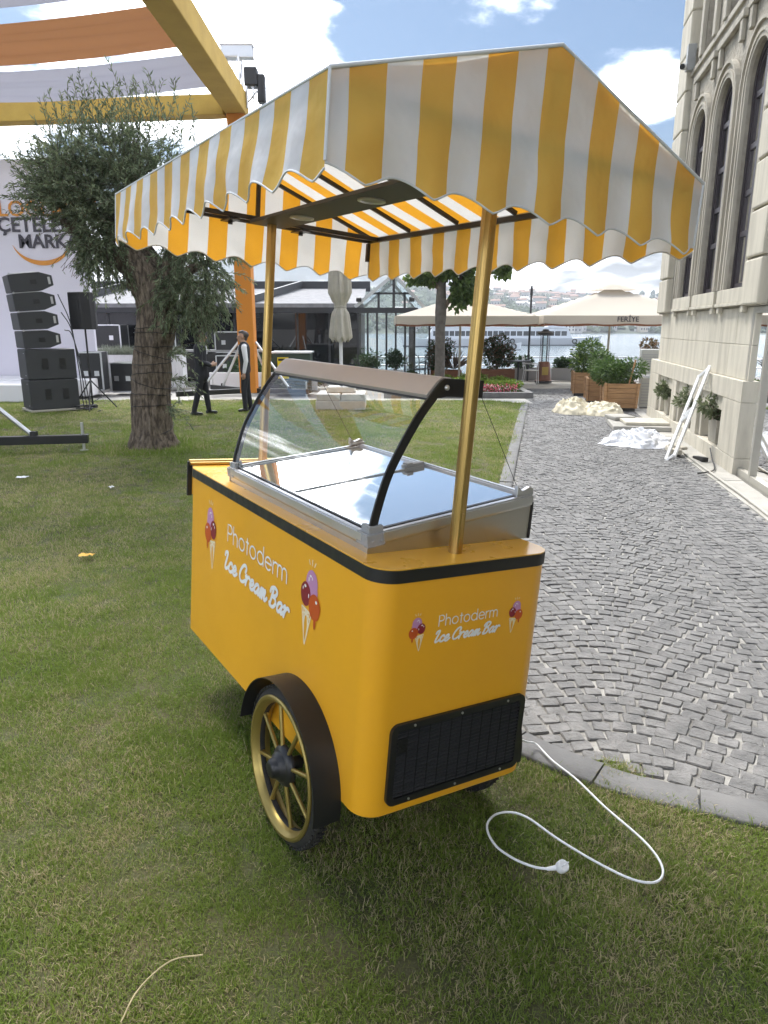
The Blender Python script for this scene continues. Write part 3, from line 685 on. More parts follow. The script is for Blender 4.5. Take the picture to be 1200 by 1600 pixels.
# fluted gold posts
def post(y):
    n = 36; b = MB(); vs = []
    for z in (CT, 2.0):
        for j in range(n):
            a = 2 * math.pi * j / n; r_ = 0.0195 + (0.0022 if (j // 3) % 2 == 0 else 0); vs.append((CW / 2 + r_ * math.cos(a), y + r_ * math.sin(a), z))
    b.add(vs, [(j, (j + 1) % n, n + (j + 1) % n, n + j) for j in range(n)] + [tuple(range(n))[::-1], tuple(range(n, 2 * n))]); cp(b, 'post', M['gold'], smooth=20)
post(0.094); post(1.606)

# awning: gabled striped cloth with scalloped valance
AX0, AX1 = CW / 2 - .628, CW / 2 + .628; AY0, AY1 = -0.118, 1.797; AT, AB, AA = 2.012, 1.800, 2.217; AM = CW / 2
PE = (AX1 - AX0) / 7; PL_ = (AY1 - AY0) / 10.5
def stripe_mat():
    m, nt = NT('striped_canvas'); N = nt.nodes.new; Lk = nt.links.new
    uv = N('ShaderNodeUVMap'); uv.uv_map = 'UVMap'; sp = N('ShaderNodeSeparateXYZ'); Lk(uv.outputs[0], sp.inputs[0])
    fr = N('ShaderNodeMath'); fr.operation = 'FRACT'; Lk(sp.outputs[0], fr.inputs[0])
    lt = N('ShaderNodeMath'); lt.operation = 'LESS_THAN'; Lk(fr.outputs[0], lt.inputs[0]); lt.inputs[1].default_value = 0.5
    tc_ = N('ShaderNodeTexCoord'); n1 = N('ShaderNodeTexNoise'); Lk(tc_.outputs['Object'], n1.inputs['Vector']); n1.inputs['Scale'].default_value = 5; n1.inputs['Detail'].default_value = 6
    wv = N('ShaderNodeMapRange'); Lk(n1.outputs[0], wv.inputs[0]); wv.inputs[1].default_value = .3; wv.inputs[2].default_value = .7; wv.inputs[3].default_value = .88; wv.inputs[4].default_value = 1.05
    mx = N('ShaderNodeMix'); mx.data_type = 'RGBA'; Lk(lt.outputs[0], mx.inputs['Factor']); mx.inputs[6].default_value = (0.72, 0.775, 0.85, 1); mx.inputs[7].default_value = (0.72, 0.525, 0.13, 1)
    sc_ = N('ShaderNodeVectorMath'); sc_.operation = 'SCALE'; Lk(mx.outputs[2], sc_.inputs[0]); Lk(wv.outputs[0], sc_.inputs['Scale'])
    mt = N('ShaderNodeMix'); mt.data_type = 'RGBA'; Lk(lt.outputs[0], mt.inputs['Factor']); mt.inputs[6].default_value = (0.78, 0.77, 0.75, 1); mt.inputs[7].default_value = (0.80, 0.35, 0.02, 1)
    d = N('ShaderNodeBsdfPrincipled'); Lk(sc_.outputs[0], d.inputs['Base Color']); d.inputs['Roughness'].default_value = .62; d.inputs['Specular IOR Level'].default_value = .3
    n3 = N('ShaderNodeTexNoise'); Lk(tc_.outputs['Object'], n3.inputs['Vector']); n3.inputs['Scale'].default_value = 7; n3.inputs['Detail'].default_value = 3
    bp = N('ShaderNodeBump'); bp.inputs['Strength'].default_value = .75; bp.inputs['Distance'].default_value = .03; Lk(n3.outputs[0], bp.inputs['Height']); Lk(bp.outputs[0], d.inputs['Normal'])
    t = N('ShaderNodeBsdfTranslucent'); Lk(mt.outputs[2], t.inputs[0])
    s_ = N('ShaderNodeMixShader'); s_.inputs[0].default_value = .40; Lk(d.outputs[0], s_.inputs[1]); Lk(t.outputs[0], s_.inputs[2])
    o = N('ShaderNodeOutputMaterial'); Lk(s_.outputs[0], o.inputs[0]); return m
M['stripe'] = stripe_mat(); M['hem'] = mat('white_tape', (0.60, 0.63, 0.67), 0.7)
def wr(x, y, z): return 0.014 * mnoise.noise((x * 3.2, y * 3.2, z * 4)) + 0.010 * abs(mnoise.noise((x * 6 + z * 7, y * 6 - z * 5, z * 3)))
def hem_end(s): t = (s - AX0) / PE; return AB + 0.032 * abs(math.cos(math.pi * t)) ** 1.3
def hem_side(s): t = (s - AY0) / PL_ - .25; return AB + 0.032 * abs(math.sin(math.pi * t)) ** 1.3
roof = MB()
for sx in (-1, 1):
    xe = AM + sx * .628
    def rf_(u, v, sx=sx, xe=xe):
        x = xe + (AM - xe) * v; y = AY0 + (AY1 - AY0) * u; sag = -0.012 * math.sin(math.pi * v) * (0.6 + .4 * math.cos(2 * math.pi * u * 4)); return (x, y, AT + (AA - AT) * v + sag)
    roof.grid(64, 10, rf_, uvfn=lambda u, v: (u * 10.5, v))
canopy = cp(roof, 'awning_roof', M['stripe'], smooth=60)
gable = MB()
for (yy, sg) in ((AY0, -1), (AY1, 1)):
    def ge(u, v, yy=yy, sg=sg):
        x = AX0 + (AX1 - AX0) * u; z1 = AT + (AA - AT) * (1 - abs(x - AM) / .628); z0 = hem_end(x); z = z0 + (z1 - z0) * v
        k = max(0, (AT - z) / (AT - AB)); out = sg * (0.012 * k + 0.010 * k * math.cos(2 * math.pi * (x - AX0) / PE) * -1 + wr(x, yy, z) * (.3 + k)); ex = min(u, 1 - u); out *= min(1, ex * 25 + .1)
        return (x, yy + out, z)
    g_ = MB(); g_.grid(112, 16, ge, uvfn=lambda u, v: (u * 7 - .25, v)); cp(g_, 'awning_end', M['stripe'], smooth=60)
for (xx, sg) in ((AX0, -1), (AX1, 1)):
    def sde(u, v, xx=xx, sg=sg):
        y = AY0 + (AY1 - AY0) * u; z0 = hem_side(y); z = z0 + (AT - z0) * v; k = max(0, (AT - z) / (AT - AB))
        out = sg * (0.012 * k - 0.010 * k * math.cos(2 * math.pi * ((y - AY0) / PL_ - .25)) + wr(xx, y, z) * (.3 + k)); ex = min(u, 1 - u); out *= min(1, ex * 25 + .1)
        return (xx + out, y, z)
    g_ = MB(); g_.grid(168, 10, sde, uvfn=lambda u, v: (u * 10.5, v)); cp(g_, 'valance', M['stripe'], smooth=60)
    b = MB(); b.tube([sde(i / 168, 0) for i in range(169)], .0026, 6, cap=True); cp(b, 'hem_tape', M['hem'], smooth=60)
    b = MB(); b.tube([(xx, AY0 + (AY1 - AY0) * i / 20, AT) for i in range(21)], .004, 6); cp(b, 'hem_tape', M['hem'], smooth=60)
for (yy, sg) in ((AY0, -1), (AY1, 1)):
    pts = []
    for i in range(113):
        x = AX0 + (AX1 - AX0) * i / 112; ex = min(i / 112, 1 - i / 112); out = sg * (0.012 - 0.010 * math.cos(2 * math.pi * (x - AX0) / PE) + wr(x, yy, hem_end(x)) * 1.3) * min(1, ex * 25 + .1); pts.append((x, yy + out, hem_end(x)))
    b = MB(); b.tube(pts, .0026, 6); cp(b, 'hem_tape', M['hem'], smooth=60)
    b = MB(); b.tube([(AX0, yy, AT), (AM, yy, AA), (AX1, yy, AT)], .005, 8); cp(b, 'hem_tape', M['hem'], smooth=60)
    for xx in (AX0, AX1):
        b = MB(); b.tube([(xx, yy, AT), (xx, yy, AB + .036 * (1 if True else 0))], .004, 6); cp(b, 'hem_tape', M['hem'], smooth=60)
# steel frame below the cloth
fx0, fx1, fy0, fy1, fz = AX0 + .022, AX1 - .022, AY0 + .022, AY1 - .022, 1.992
def fbar(p, q, w=.02): b = MB(); b.bar(p, q, w, w); cp(b, 'frame_bar', M['blackmetal'], bevel=.002)
for x in (fx0, fx1): fbar((x, fy0, fz), (x, fy1, fz))
for y in (fy0, fy1, fy1 - .10, fy0 + .10): fbar((fx0 + .011, y, fz), (fx1 - .011, y, fz))
for k in range(6):
    y = fy0 + .03 + (fy1 - fy0 - .06) * k / 5
    for s_ in (-1, 1): fbar((AM + s_ * .01, y, AA - .026), (AM + s_ * .592, y, fz + .014), .016)
fbar((AM, fy0, AA - .024), (AM, fy1, AA - .024))
for x in (fx0, fx1):
    for y in (fy0, fy1): fbar((x, y, fz - .011), (x, y, 1.893), .018)
for y in (fy0, fy1): fbar((AM, y, fz + .011), (AM, y, AA - .035), .018)
b = MB(); b.bx(AM - .085, AM + .085, .04, 1.66, 1.966, 1.981); board = cp(b, 'light_board', mat('dark_board', (0.045, 0.045, 0.045), .55), bevel=.002)
for y in (0.745, 1.30):
    l_ = MB(); l_.lathe([(.050, 1.966), (.050, 1.961), (.040, 1.960), (.037, 1.964)], 24, (AM, y, 0)); lo = l_.build('downlight', M['alu'], board, smooth=40)
    MB().lathe([(.037, 1.9635), (0, 1.9635)], 24, (AM, y, 0)).build('lens', M['led'], lo)
for (x, y) in ((AM - .15, fy1 - .05), (AM + .2, fy1 - .05)):
    b = MB(); b.box((x, y, fz - .016), (.05, .12, .006)); b.lathe([(.011, fz - .034), (.011, fz - .02)], 8, (x, y, 0)); cp(b, 'clamp', M['blackmetal'])

# ---- lettering and cone prints
def arcp(cx, cy, rx, ry, a0, a1, n=14): return [(cx + rx * math.cos(R(a0 + (a1 - a0) * i / n)), cy + ry * math.sin(R(a0 + (a1 - a0) * i / n))) for i in range(n + 1)]
SANS = {
 'P': ([[(0, 0), (0, 1.45), (.45, 1.45)] + arcp(.45, 1.07, .38, .38, 90, -90) + [(0, .69)]], 1.12),
 'h': ([[(0, 0), (0, 1.52)], [(0, .58)] + arcp(.38, .60, .38, .39, 180, 0) + [(.76, 0)]], 1.10),
 'o': ([arcp(.5, .5, .5, .5, 90, 450, 26)], 1.30),
 't': ([[(.22, 1.32), (.22, 0)], [(0, .99), (.46, .99)]], .72),
 'd': ([arcp(.5, .5, .5, .5, 60, 420, 26), [(1.0, 1.52), (1.0, 0)]], 1.33),
 'e': ([[(0.02, .52), (.98, .52)] + arcp(.49, .5, .49, .5, 0, 315, 24)], 1.24),
 'r': ([[(0, 0), (0, .99)], [(0, .55)] + arcp(.42, .55, .42, .43, 180, 75)], .72),
 'm': ([[(0, 0), (0, .99)], [(0, .60)] + arcp(.34, .62, .34, .37, 180, 0) + [(.68, 0)], [(.68, .60)] + arcp(1.02, .62, .34, .37, 180, 0) + [(1.36, 0)]], 1.5)}
def sm(p, k=6): return [(q.x, q.y) for q in catmull([(a, b_, 0) for a, b_ in p], k)]
SCRIPT = {
 'I': ([sm([(.02, 1.38), (.10, 1.68), (.38, 1.80), (.46, 1.62), (.34, .95), (.22, .30), (.30, .03), (.55, .12), (.75, .35)])], .80),
 'c': ([sm([(.60, .74), (.55, .93), (.32, .94), (.10, .60), (.10, .20), (.32, .02), (.60, .12), (.82, .38)])], .74),
 'e': ([sm([(.06, .36), (.36, .46), (.56, .70), (.44, .95), (.22, .86), (.08, .46), (.18, .08), (.46, .03), (.80, .36)])], .74),
 'C': ([sm([(.92, 1.20), (1.02, 1.55), (.82, 1.80), (.48, 1.64), (.16, 1.05), (.10, .45), (.34, .05), (.72, .10), (1.08, .42)])], 1.02),
 'r': ([sm([(.02, .80), (.16, .98), (.22, .70), (.14, .0)]), sm([(.17, .35), (.32, .76), (.54, .97), (.70, .84)])], .74),
 'a': ([sm([(.64, .82), (.46, .95), (.20, .78), (.06, .36), (.18, .04), (.42, .16), (.62, .60), (.68, .86), (.58, .34), (.66, .04), (.94, .36)])], .86),
 'm': ([sm([(.0, .36), (.14, .80), (.24, .92), (.16, .40), (.10, .0)]), sm([(.12, .25), (.32, .76), (.48, .92), (.44, .5), (.36, .0)]), sm([(.38, .25), (.58, .76), (.76, .92), (.70, .42), (.70, .08), (.86, .04), (1.08, .36)])], 1.02),
 'B': ([sm([(.36, 1.62), (.26, .95), (.12, .02)]), sm([(-.02, 1.30), (.10, 1.66), (.50, 1.86), (.86, 1.66), (.74, 1.22), (.36, .98), (.70, .92), (.84, .52), (.60, .08), (.26, .02), (.04, .22)])], 1.05),
 ' ': ([], .42)}
def ribbon(mb, pts, w, put, lift, cnt):
    P = [Vector(p) for p in pts]; n = len(P); lv_ = []; rv_ = []
    for i in range(n):
        t = (P[min(i + 1, n - 1)] - P[max(i - 1, 0)]); t = t.normalized() if t.length > 1e-9 else Vector((1, 0)); nn = Vector((-t.y, t.x)) * w / 2
        h = lift + cnt[0]; cnt[0] += 0.0000035
        lv_.append(put(P[i].x + nn.x, P[i].y + nn.y, h)); rv_.append(put(P[i].x - nn.x, P[i].y - nn.y, h))
    mb.add(lv_ + rv_, [(i, n + i, n + i + 1, i + 1) for i in range(n - 1)])
    for (c, tdir) in ((P[0], P[0] - P[1]), (P[-1], P[-1] - P[-2])):
        a0 = math.atan2(tdir.y, tdir.x); cnt[0] += 0.000004
        vs = [put(c.x, c.y, lift + cnt[0])] + [put(c.x + w / 2 * math.cos(a0 + R(-90 + 30 * q)), c.y + w / 2 * math.sin(a0 + R(-90 + 30 * q)), lift + cnt[0]) for q in range(7)]
        mb.add(vs, [(0, q, q + 1) for q in range(1, 7)])
def write(text, font, put, sx, sy, w, slant=0.0):
    mb = MB(); x = 0; cnt = [0.0]
    for ch in text:
        st, adv = font[ch]
        for s_ in st:
            pts = [((x + a + slant * b_) * sx, b_ * sy) for a, b_ in s_]
            ribbon(mb, pts, w, put, 0.0012, cnt)
        x += adv
    return mb, x * sx
def putside(y0, z0): return lambda u, v, h: (-h, y0 - u, z0 + v)
def putend(x0, z0): return lambda u, v, h: (x0 + u, -h, z0 + v)
wS = sum(SANS[c][1] for c in 'Photoderm') - .14; wC = sum(SCRIPT[c][1] for c in 'Ice Cream Bar')
mb, _ = write('Photoderm', SANS, putside(1.155, 0.648), .575 / wS, .069 / 1.45, .0072); cp(mb, 'lettering', M['white'], fix=False)
mb, _ = write('Ice Cream Bar', SCRIPT, putside(1.192, 0.523), .640 / wC, .076 / 1.8, .0145, .16); cp(mb, 'lettering', M['white'], fix=False)
mb, _ = write('Photoderm', SANS, putend(0.222, 0.677), .226 / wS, .033 / 1.45, .0033); cp(mb, 'lettering', M['white'], fix=False)
mb, _ = write('Ice Cream Bar', SCRIPT, putend(0.207, 0.626), .252 / wC, .036 / 1.8, .0062, .25); cp(mb, 'lettering', M['white'], fix=False)
def cone_print(put, sw, sh, mir):
    """unit drawing: x -0.5..0.5, y 0 (cone tip) .. 1 (top of the scoops)"""
    mb = MB(); f = -1 if mir else 1
    def P(u, v, h): return put(f * u * sw, v * sh, h)
    def ell(cx, cy, rx, ry, h, m, n=30, wob=0):
        vs = [P(cx + rx * math.cos(2 * math.pi * i / n) * (1 + wob * math.sin(5 * 2 * math.pi * i / n)), cy + ry * math.sin(2 * math.pi * i / n), h) for i in range(n)]; mb.add(vs, [tuple(range(n))], m)
    cnt = [0.0]
    def line(a, b_, w, m, h):
        A = Vector((a[0] * sw * f, a[1] * sh)); B_ = Vector((b_[0] * sw * f, b_[1] * sh)); t = (B_ - A).normalized(); nn = Vector((-t.y, t.x)) * w * sw; cnt[0] += .000012; h += cnt[0]
        mb.add([put(*(A + nn), h), put(*(A - nn), h), put(*(B_ - nn), h), put(*(B_ + nn), h)], [(0, 1, 2, 3)], m)
    tip = (.20, 0.0); ml = (-.06, .44); mr = (.40, .48)
    lw = .020
    line(ml, tip, lw, 3, .001); line(mr, tip, lw, 3, .001); line(ml, mr, lw, 3, .001)
    for t in (.2, .4, .6, .8):
        a = (ml[0] + (tip[0] - ml[0]) * t, ml[1] + (tip[1] - ml[1]) * t); b_ = (mr[0] + (tip[0] - mr[0]) * t, mr[1] + (tip[1] - mr[1]) * t)
        a2 = (ml[0] + (mr[0] - ml[0]) * t, ml[1] + (mr[1] - ml[1]) * t)
        line(a2, (mr[0] + (tip[0] - mr[0]) * t * .9, mr[1] + (tip[1] - mr[1]) * t * .9), lw, 3, .001); line((mr[0] + (ml[0] - mr[0]) * t, mr[1] + (ml[1] - mr[1]) * t), (ml[0] + (tip[0] - ml[0]) * t * .9, ml[1] + (tip[1] - ml[1]) * t * .9), lw, 3, .001)
    ell(-.02, .83, .27, .170, .0016, 0); ell(-.06, .74, .25, .11, .00162, 0)
    ell(.24, .66, .235, .155, .0020, 1, wob=.02)
    ell(-.20, .56, .265, .165, .0024, 2, wob=.02); ell(-.24, .37, .048, .085, .00244, 2); ell(-.24, .44, .06, .06, .00247, 2)
    for (x, y, rx, ry) in ((.03, .92, .05, .016), (.10, .87, .022, .03), (-.05, .9, .018, .024), (.26, .76, .05, .02), (.36, .72, .022, .024), (.08, .66, .02, .03), (-.28, .64, .045, .022)): ell(x, y, rx, ry, .0029, 4, 10)
    for (a, b_) in (((-.10, 1.05), (-.16, 1.11)), ((0, 1.05), (.0, 1.13)), ((.10, 1.05), (.16, 1.11))): line(a, b_, .016, 3, .001)
    cp(mb, 'cone_print', [M['lilac'], M['red'], M['orange'], M['cone'], M['white']], fix=False)
cone_print(putside(1.365, 0.470), .150, .268, False); cone_print(putside(0.395, 0.484), .150, .268, True)
cone_print(putend(0.143, 0.609), .062, .106, False); cone_print(putend(0.528, 0.611), .062, .106, True)

# ------------------------------------------------------------------ power cord on the grass
cord = empty('power_cord', (0.66, 2.5, -0.04), label='white power cord with round plug looping over the grass beside the cart', cat='cable')
pts = [(0.47, 2.62, 0.12), (0.60, 2.70, 0.01), (0.655, 2.74, -0.028), (0.70, 2.63, -0.035), (0.76, 2.48, -0.02), (0.82, 2.30, -0.012), (0.90, 2.11, -0.008), (0.915, 1.99, -0.006), (0.875, 1.925, -0.006), (0.80, 1.93, -0.004), (0.70, 2.01, -0.003), (0.60, 2.12, -0.003), (0.52, 2.23, -0.005), (0.46, 2.265, -0.008), (0.40, 2.245, -0.006), (0.365, 2.18, -0.005), (0.38, 2.09, -0.004), (0.43, 2.025, -0.003), (0.49, 1.985, -0.002), (0.535, 1.972, 0.0)]
pts = [(x, y, z + .006) for x, y, z in pts]
b = MB(); b.tube(catmull(pts, 8), 0.0042, 8); b.build('cable', M['white_plastic'], cord, smooth=60, loc=(-0.66, -2.5, 0.04))
ce = Vector((0.535, 1.972, 0.006)); pc_ = Vector((0.578, 1.966, 0.020)); ax_ = Vector((.35, -.45, .82)).normalized(); qm = ax_.to_track_quat('Z', 'Y').to_matrix().to_4x4(); qm.translation = pc_
pl_ = MB(); pl_.lathe([(0.0, -.016), (.013, -.016), (.018, -.012), (.0195, -.006), (.0195, .012), (.0175, .015), (.0145, .0152), (.0135, .012), (0, .012)], 28); pl_.lathe([(.0024, .012), (.0024, .029), (0, .031)], 10, (.0095, 0, 0)); pl_.lathe([(.0024, .012), (.0024, .029), (0, .031)], 10, (-.0095, 0, 0))
pl_.v = [tuple(qm @ Vector(p)) for p in pl_.v]
pl_.tube([ce + Vector((-.004, .0, 0)), ce.lerp(pc_, .35), ce.lerp(pc_, .75)], [.0055, .0075, .0095], 12)
pl_.build('plug', M['white_plastic'], cord, smooth=40, loc=(-0.66, -2.5, 0.04))
# ------------------------------------------------------------------ stone building on the right
M['stone'] = mat('limestone', (0.45, 0.415, 0.345), 0.85, col2=(0.30, 0.273, 0.222), ns=2.2, nd=8, nrange=(.38, .72), bump=(30, 0.45, 0.01), stretch=(1.6, 1.6, 0.45))
M['stone_smooth'] = mat('pale_stone_slab', (0.56, 0.52, 0.43), 0.8, col2=(0.37, 0.34, 0.275), ns=2.6, nd=10, nrange=(.42, .76), bump=(45, 0.25, 0.006), stretch=(2.2, 2.2, 0.35))
M['stone_rough'] = mat('rough_stone', (0.41, 0.375, 0.31), 0.9, col2=(0.25, 0.228, 0.185), ns=4, nd=10, bump=(14, 0.9, 0.03))
M['frame_dark'] = mat('dark_window_frame', (0.030, 0.022, 0.028), 0.5)
M['pane_dark'] = glass_mat('window_pane', boost=1.2, base=(0.012, 0.012, 0.014))
M['frame_beige'] = mat('beige_aluminium', (0.40, 0.38, 0.33), 0.45, 0.3)
BA = math.atan2(.9834, .1816)
bld = empty('stone_building', (4.33, 8.76, 0), BA, 'pale limestone building with tall arched windows and niches along the cobbled path', 'building')
def bp_(mb, name, m, parent=bld, **k): return mb.build(name, m, parent, **k)
# core behind the facade
bp_(MB().bx(-14, 5.96, -9, -0.27, 1.95, 9.2).bx(0.2, 5.96, -9, -.5, -.1, 1.95).bx(-14, 0.2, -9, -1.6, -.1, 1.95), 'core', M['stone'])
# plinth: base, piers, capping, panels with niches
stones = []
def slab(s0, s1, o0, o1, z0, z1, name='stone_slab', m='stone_smooth', bev=.006): bp_(MB().bx(s0 + .002, s1 - .002, o0, o1, z0 + .002, z1 - .002), name, M[m], bevel=bev)
for a, b_ in ((0, 1.5), (1.5, 3.05), (3.05, 4.6), (4.6, 6.36)): slab(a, b_, -.5, 0, -.12, .135); slab(a, b_, -.5, 0.0, .82, 1.08)
for a, b_ in ((0, .80), (2.12, 2.42), (3.75, 4.10), (5.45, 6.36)):
    slab(a, b_, -.5, -.001, .135, .82)
for (a, b_, n0, n1) in ((.80, 2.12, .95, 2.0), (2.42, 3.75, 2.57, 3.62), (4.10, 5.45, 4.25, 5.25)):
    slab(a, b_, -.5, -.05, .62, .82); slab(a, n0, -.5, -.05, .135, .62); slab(n1, b_, -.5, -.05, .135, .62)
    slab(n0, n1, -.52, -.48, .135, .62, 'niche_back', 'stone')
# smooth ashlar above the plinth
cuts = [(1.08, 1.50, (.02, 1.0, 2.35, 3.7, 4.9, 5.96)), (1.50, 1.95, (.02, .75, 1.75, 2.95, 4.2, 5.96))]
for z0, z1, cs in cuts:
    for a, b_ in zip(cs[:-1], cs[1:]): slab(a, b_, -.5, -.06 + random.uniform(-.002, .002), z0, z1)
# window bays
def arch_pts(a, b_, z0, zs, off=0.0, n=18):
    c = (a + b_) / 2; r = (b_ - a) / 2 + off
    return [(c - r, z0)] + [(c - r * math.cos(math.pi * i / n), zs + r * math.sin(math.pi * i / n)) for i in range(n + 1)] + [(c + r, z0)]
def arch_ring(mb, a, b_, z0, zs, w0, w1, o0, o1, z0b=None):
    P = arch_pts(a, b_, z0, zs, w0); Q = arch_pts(a, b_, z0, zs, w1)
    for i in range(len(P) - 1): mb.prism([P[i], P[i + 1], Q[i + 1], Q[i]], lambda u, v, h: (u, h, v), o0, o1)
WIN = [(.58, 1.46), (2.07, 3.01), (3.58, 4.50)]; BAY = [.32, 1.765, 3.295, 5.2]; ZT = 5.88
for (a, b_), s0, s1 in zip(WIN, BAY[:-1], BAY[1:]):
    r = (b_ - a) / 2; zs = 5.08 - r; wl_ = MB(); y0, y1 = -.27, -.06
    wl_.bx(s0 + .001, a, y0, y1, 1.952, ZT); wl_.bx(b_, s1 - .001, y0, y1, 1.952, ZT); wl_.bx(a, b_, y0, y1, 1.952, 2.2)
    P = arch_pts(a, b_, 2.2, zs)[1:-1]
    for i in range(len(P) - 1): wl_.prism([P[i], P[i + 1], (P[i + 1][0], ZT), (P[i][0], ZT)], lambda u, v, h: (u, h, v), y0, y1)
    bay = bp_(wl_, 'wall_bay', M['stone_rough'])
    su = MB(); arch_ring(su, a, b_, 2.2, zs, .0, .055, -.058, -.012); arch_ring(su, a, b_, 2.2, zs, .055, .10, -.058, .002); arch_ring(su, a, b_, 2.2, zs, .10, .175, -.058, -.022); arch_ring(su, a, b_, 2.2, zs, .175, .215, -.058, .016)
    bp_(su, 'arch_surround', M['stone'], smooth=40)
    sl_ = MB(); sl_.bx(a - .22, b_ + .22, -.057, .004, 2.02, 2.195); sl_.bx(a - .25, b_ + .25, -.057, .018, 1.975, 2.018); sl_.bx(a - .18, a - .06, -.057, .0, 1.89, 1.973); sl_.bx(b_ + .06, b_ + .18, -.057, .0, 1.89, 1.973); bp_(sl_, 'sill', M['stone_smooth'], bevel=.006)
    fr = MB(); arch_ring(fr, a, b_, 2.2, zs, -.085, -.001, -.165, -.105); arch_ring(fr, a, b_, 2.2, zs, -.13, -.086, -.158, -.120)
    c = (a + b_) / 2; fr.bx(c - .04, c + .04, -.156, -.116, 2.28, 5.02)
    for z in (2.2, 2.85, 3.35, 3.9, 4.5): fr.bx(a + .05, b_ - .05, -.154, -.12, z, z + .07)
    win = bp_(fr, 'window', M['frame_dark'], smooth=40)
    pn = MB(); P = arch_pts(a + .002, b_ - .002, 2.2, zs); pn.add([(u, -.142, v) for u, v in P], [tuple(range(len(P)))]); pn.build('pane', M['pane_dark'], win)
# cornice band, brackets and upper storey windows
bp_(MB().bx(-14, 5.2, -.2, -.02, 5.88, 5.97), 'string_course', M['stone'], bevel=.01)
for (a, b_) in WIN:
    c = (a + b_) / 2; a2, b2 = c - .36, c + .36
    up = MB(); up.bx(c - .78, a2, -.27, -.06, 5.97, 9); up.bx(b2, c + .78, -.27, -.06, 5.97, 9); up.bx(a2, b2, -.27, -.06, 8.3, 9); bp_(up, 'wall_bay', M['stone_rough'])
    fr = MB(); fr.bx(a2, a2 + .07, -.24, -.18, 5.97, 8.3); fr.bx(b2 - .07, b2, -.24, -.18, 5.97, 8.3); fr.bx(c - .03, c + .03, -.238, -.19, 5.97, 8.3); fr.bx(a2, b2, -.236, -.19, 6.7, 6.76); w_ = bp_(fr, 'window', M['frame_dark'])
    MB().add([(a2, -.22, 5.97), (b2, -.22, 5.97), (b2, -.22, 8.3), (a2, -.22, 8.3)], [(0, 1, 2, 3)]).build('pane', M['pane_dark'], w_)
    su = MB(); su.bx(a2 - .16, a2, -.058, .01, 5.972, 8.45); su.bx(b2, b2 + .16, -.058, .01, 5.972, 8.45); su.bx(a2 - .30, b2 + .30, -.058, .012, 5.62, 5.72); bp_(su, 'window_surround', M['stone'], bevel=.012)
    for q in (a2 - .24, b2 + .12): bp_(MB().bx(q, q + .12, -.058, .0, 5.36, 5.62), 'bracket', M['stone'], bevel=.012)
# rusticated pilasters: single blocks
z = 1.955; k = 0
while z < 9:
    h = .62; bp_(MB().bx(5.21, 6.0, -.3, .045, z + .012, z + h - .012), 'quoin_block', M['stone_smooth'], bevel=.022); bp_(MB().bx(5.23, 5.985, -.3, .0, z - .012, z + .012), 'joint', M['stone']) if k == 0 else None; z += h; k += 1
z = 1.955
while z < 9:
    h = .54; bp_(MB().bx(-.32, .315, -.3, .055, z + .012, z + h - .012), 'quoin_block', M['stone_smooth'], bevel=.022); z += h
bp_(MB().bx(5.23, 5.985, -.3, .0, 1.955, 9).bx(-.30, .30, -.3, .0, 1.955, 9), 'pilaster_core', M['stone'])
bp_(MB().bx(-14, -.32, -.27, -.06, 1.955, 9.0), 'wall', M['stone_rough'])
# glazed shopfront beside the plinth
gl = MB()
for s_ in (.10, -.47, -1.65, -2.85, -4.0): gl.bx(s_ - .035, s_ + .035, -.13, -.055, -.06, 1.95)
gl.bx(-4.0, .135, -.128, -.057, -.07, .02); gl.bx(-4.0, .135, -.128, -.057, 1.87, 1.95); gl.bx(-4.0, .135, -.128, -.057, -.12, -.07)
sf = bp_(gl, 'shopfront_frame', M['frame_beige'], bevel=.004)
for a, b_ in ((-.435, .065), (-1.615, -.505), (-2.815, -1.685), (-3.965, -2.885)):
    MB().add([(a, -.095, .02), (b_, -.095, .02), (b_, -.095, 1.87), (a, -.095, 1.87)], [(0, 1, 2, 3)]).build('pane', glass_mat('shop_glass', boost=1.2, tint=(.55, .6, .58)) if 'shop_glass' not in M else M['shop_glass'], sf)
bp_(MB().bx(-4, .15, -1.58, -.16, -.12, -.05), 'shop_floor', M['concrete'])
tag(empty('security_camera', (0, 0, 0)), 'small white security camera on a grey box high on the stone corner', 'camera')
sc_ = bpy.data.objects['security_camera']; sc_.location = bld.matrix_world @ Vector((0, 0, 0)) if False else (4.33, 8.76, 0); sc_.rotation_euler = (0, 0, BA)
MB().bx(5.02, 5.16, -.05, .09, 5.95, 6.35).build('junction_box', mat('grey_box', (.28, .29, .29), .5), sc_, bevel=.008)
MB().tube([(5.1, .10, 6.02), (5.0, .16, 6.0)], .05, 14).tube([(5.0, .16, 6.0), (4.97, .175, 5.99)], .043, 14, m=1).build('camera_body', [M['white_plastic'], M['black']], sc_, smooth=40)
bpy.context.view_layer.update()
def BW(s, o, z): return bld.matrix_world @ Vector((s, o, z))

# ------------------------------------------------------------------ foliage helpers
M['lf_olive'] = leaf_mat('olive_leaf', (.10, .13, .06), (.22, .25, .14))
M['lf_dark'] = leaf_mat('dark_leaf', (.018, .042, .014), (.05, .10, .03))
M['lf_mid'] = leaf_mat('mid_leaf', (.035, .075, .02), (.10, .16, .04))
M['lf_bright'] = leaf_mat('bright_leaf', (.09, .16, .02), (.22, .30, .05))
M['lf_red'] = leaf_mat('reddish_leaf', (.05, .05, .02), (.20, .11, .06))
M['lf_willow'] = leaf_mat('willow_leaf', (.10, .14, .078), (.28, .33, .19), .46, .42)
M['lf_linden'] = leaf_mat('linden_leaf', (.055, .105, .025), (.17, .245, .065), .45)
M['petal'] = leaf_mat('pink_petal', (.50, .05, .10), (.72, .25, .32))
M['petal_w'] = leaf_mat('white_petal', (.7, .7, .65), (.8, .78, .75))
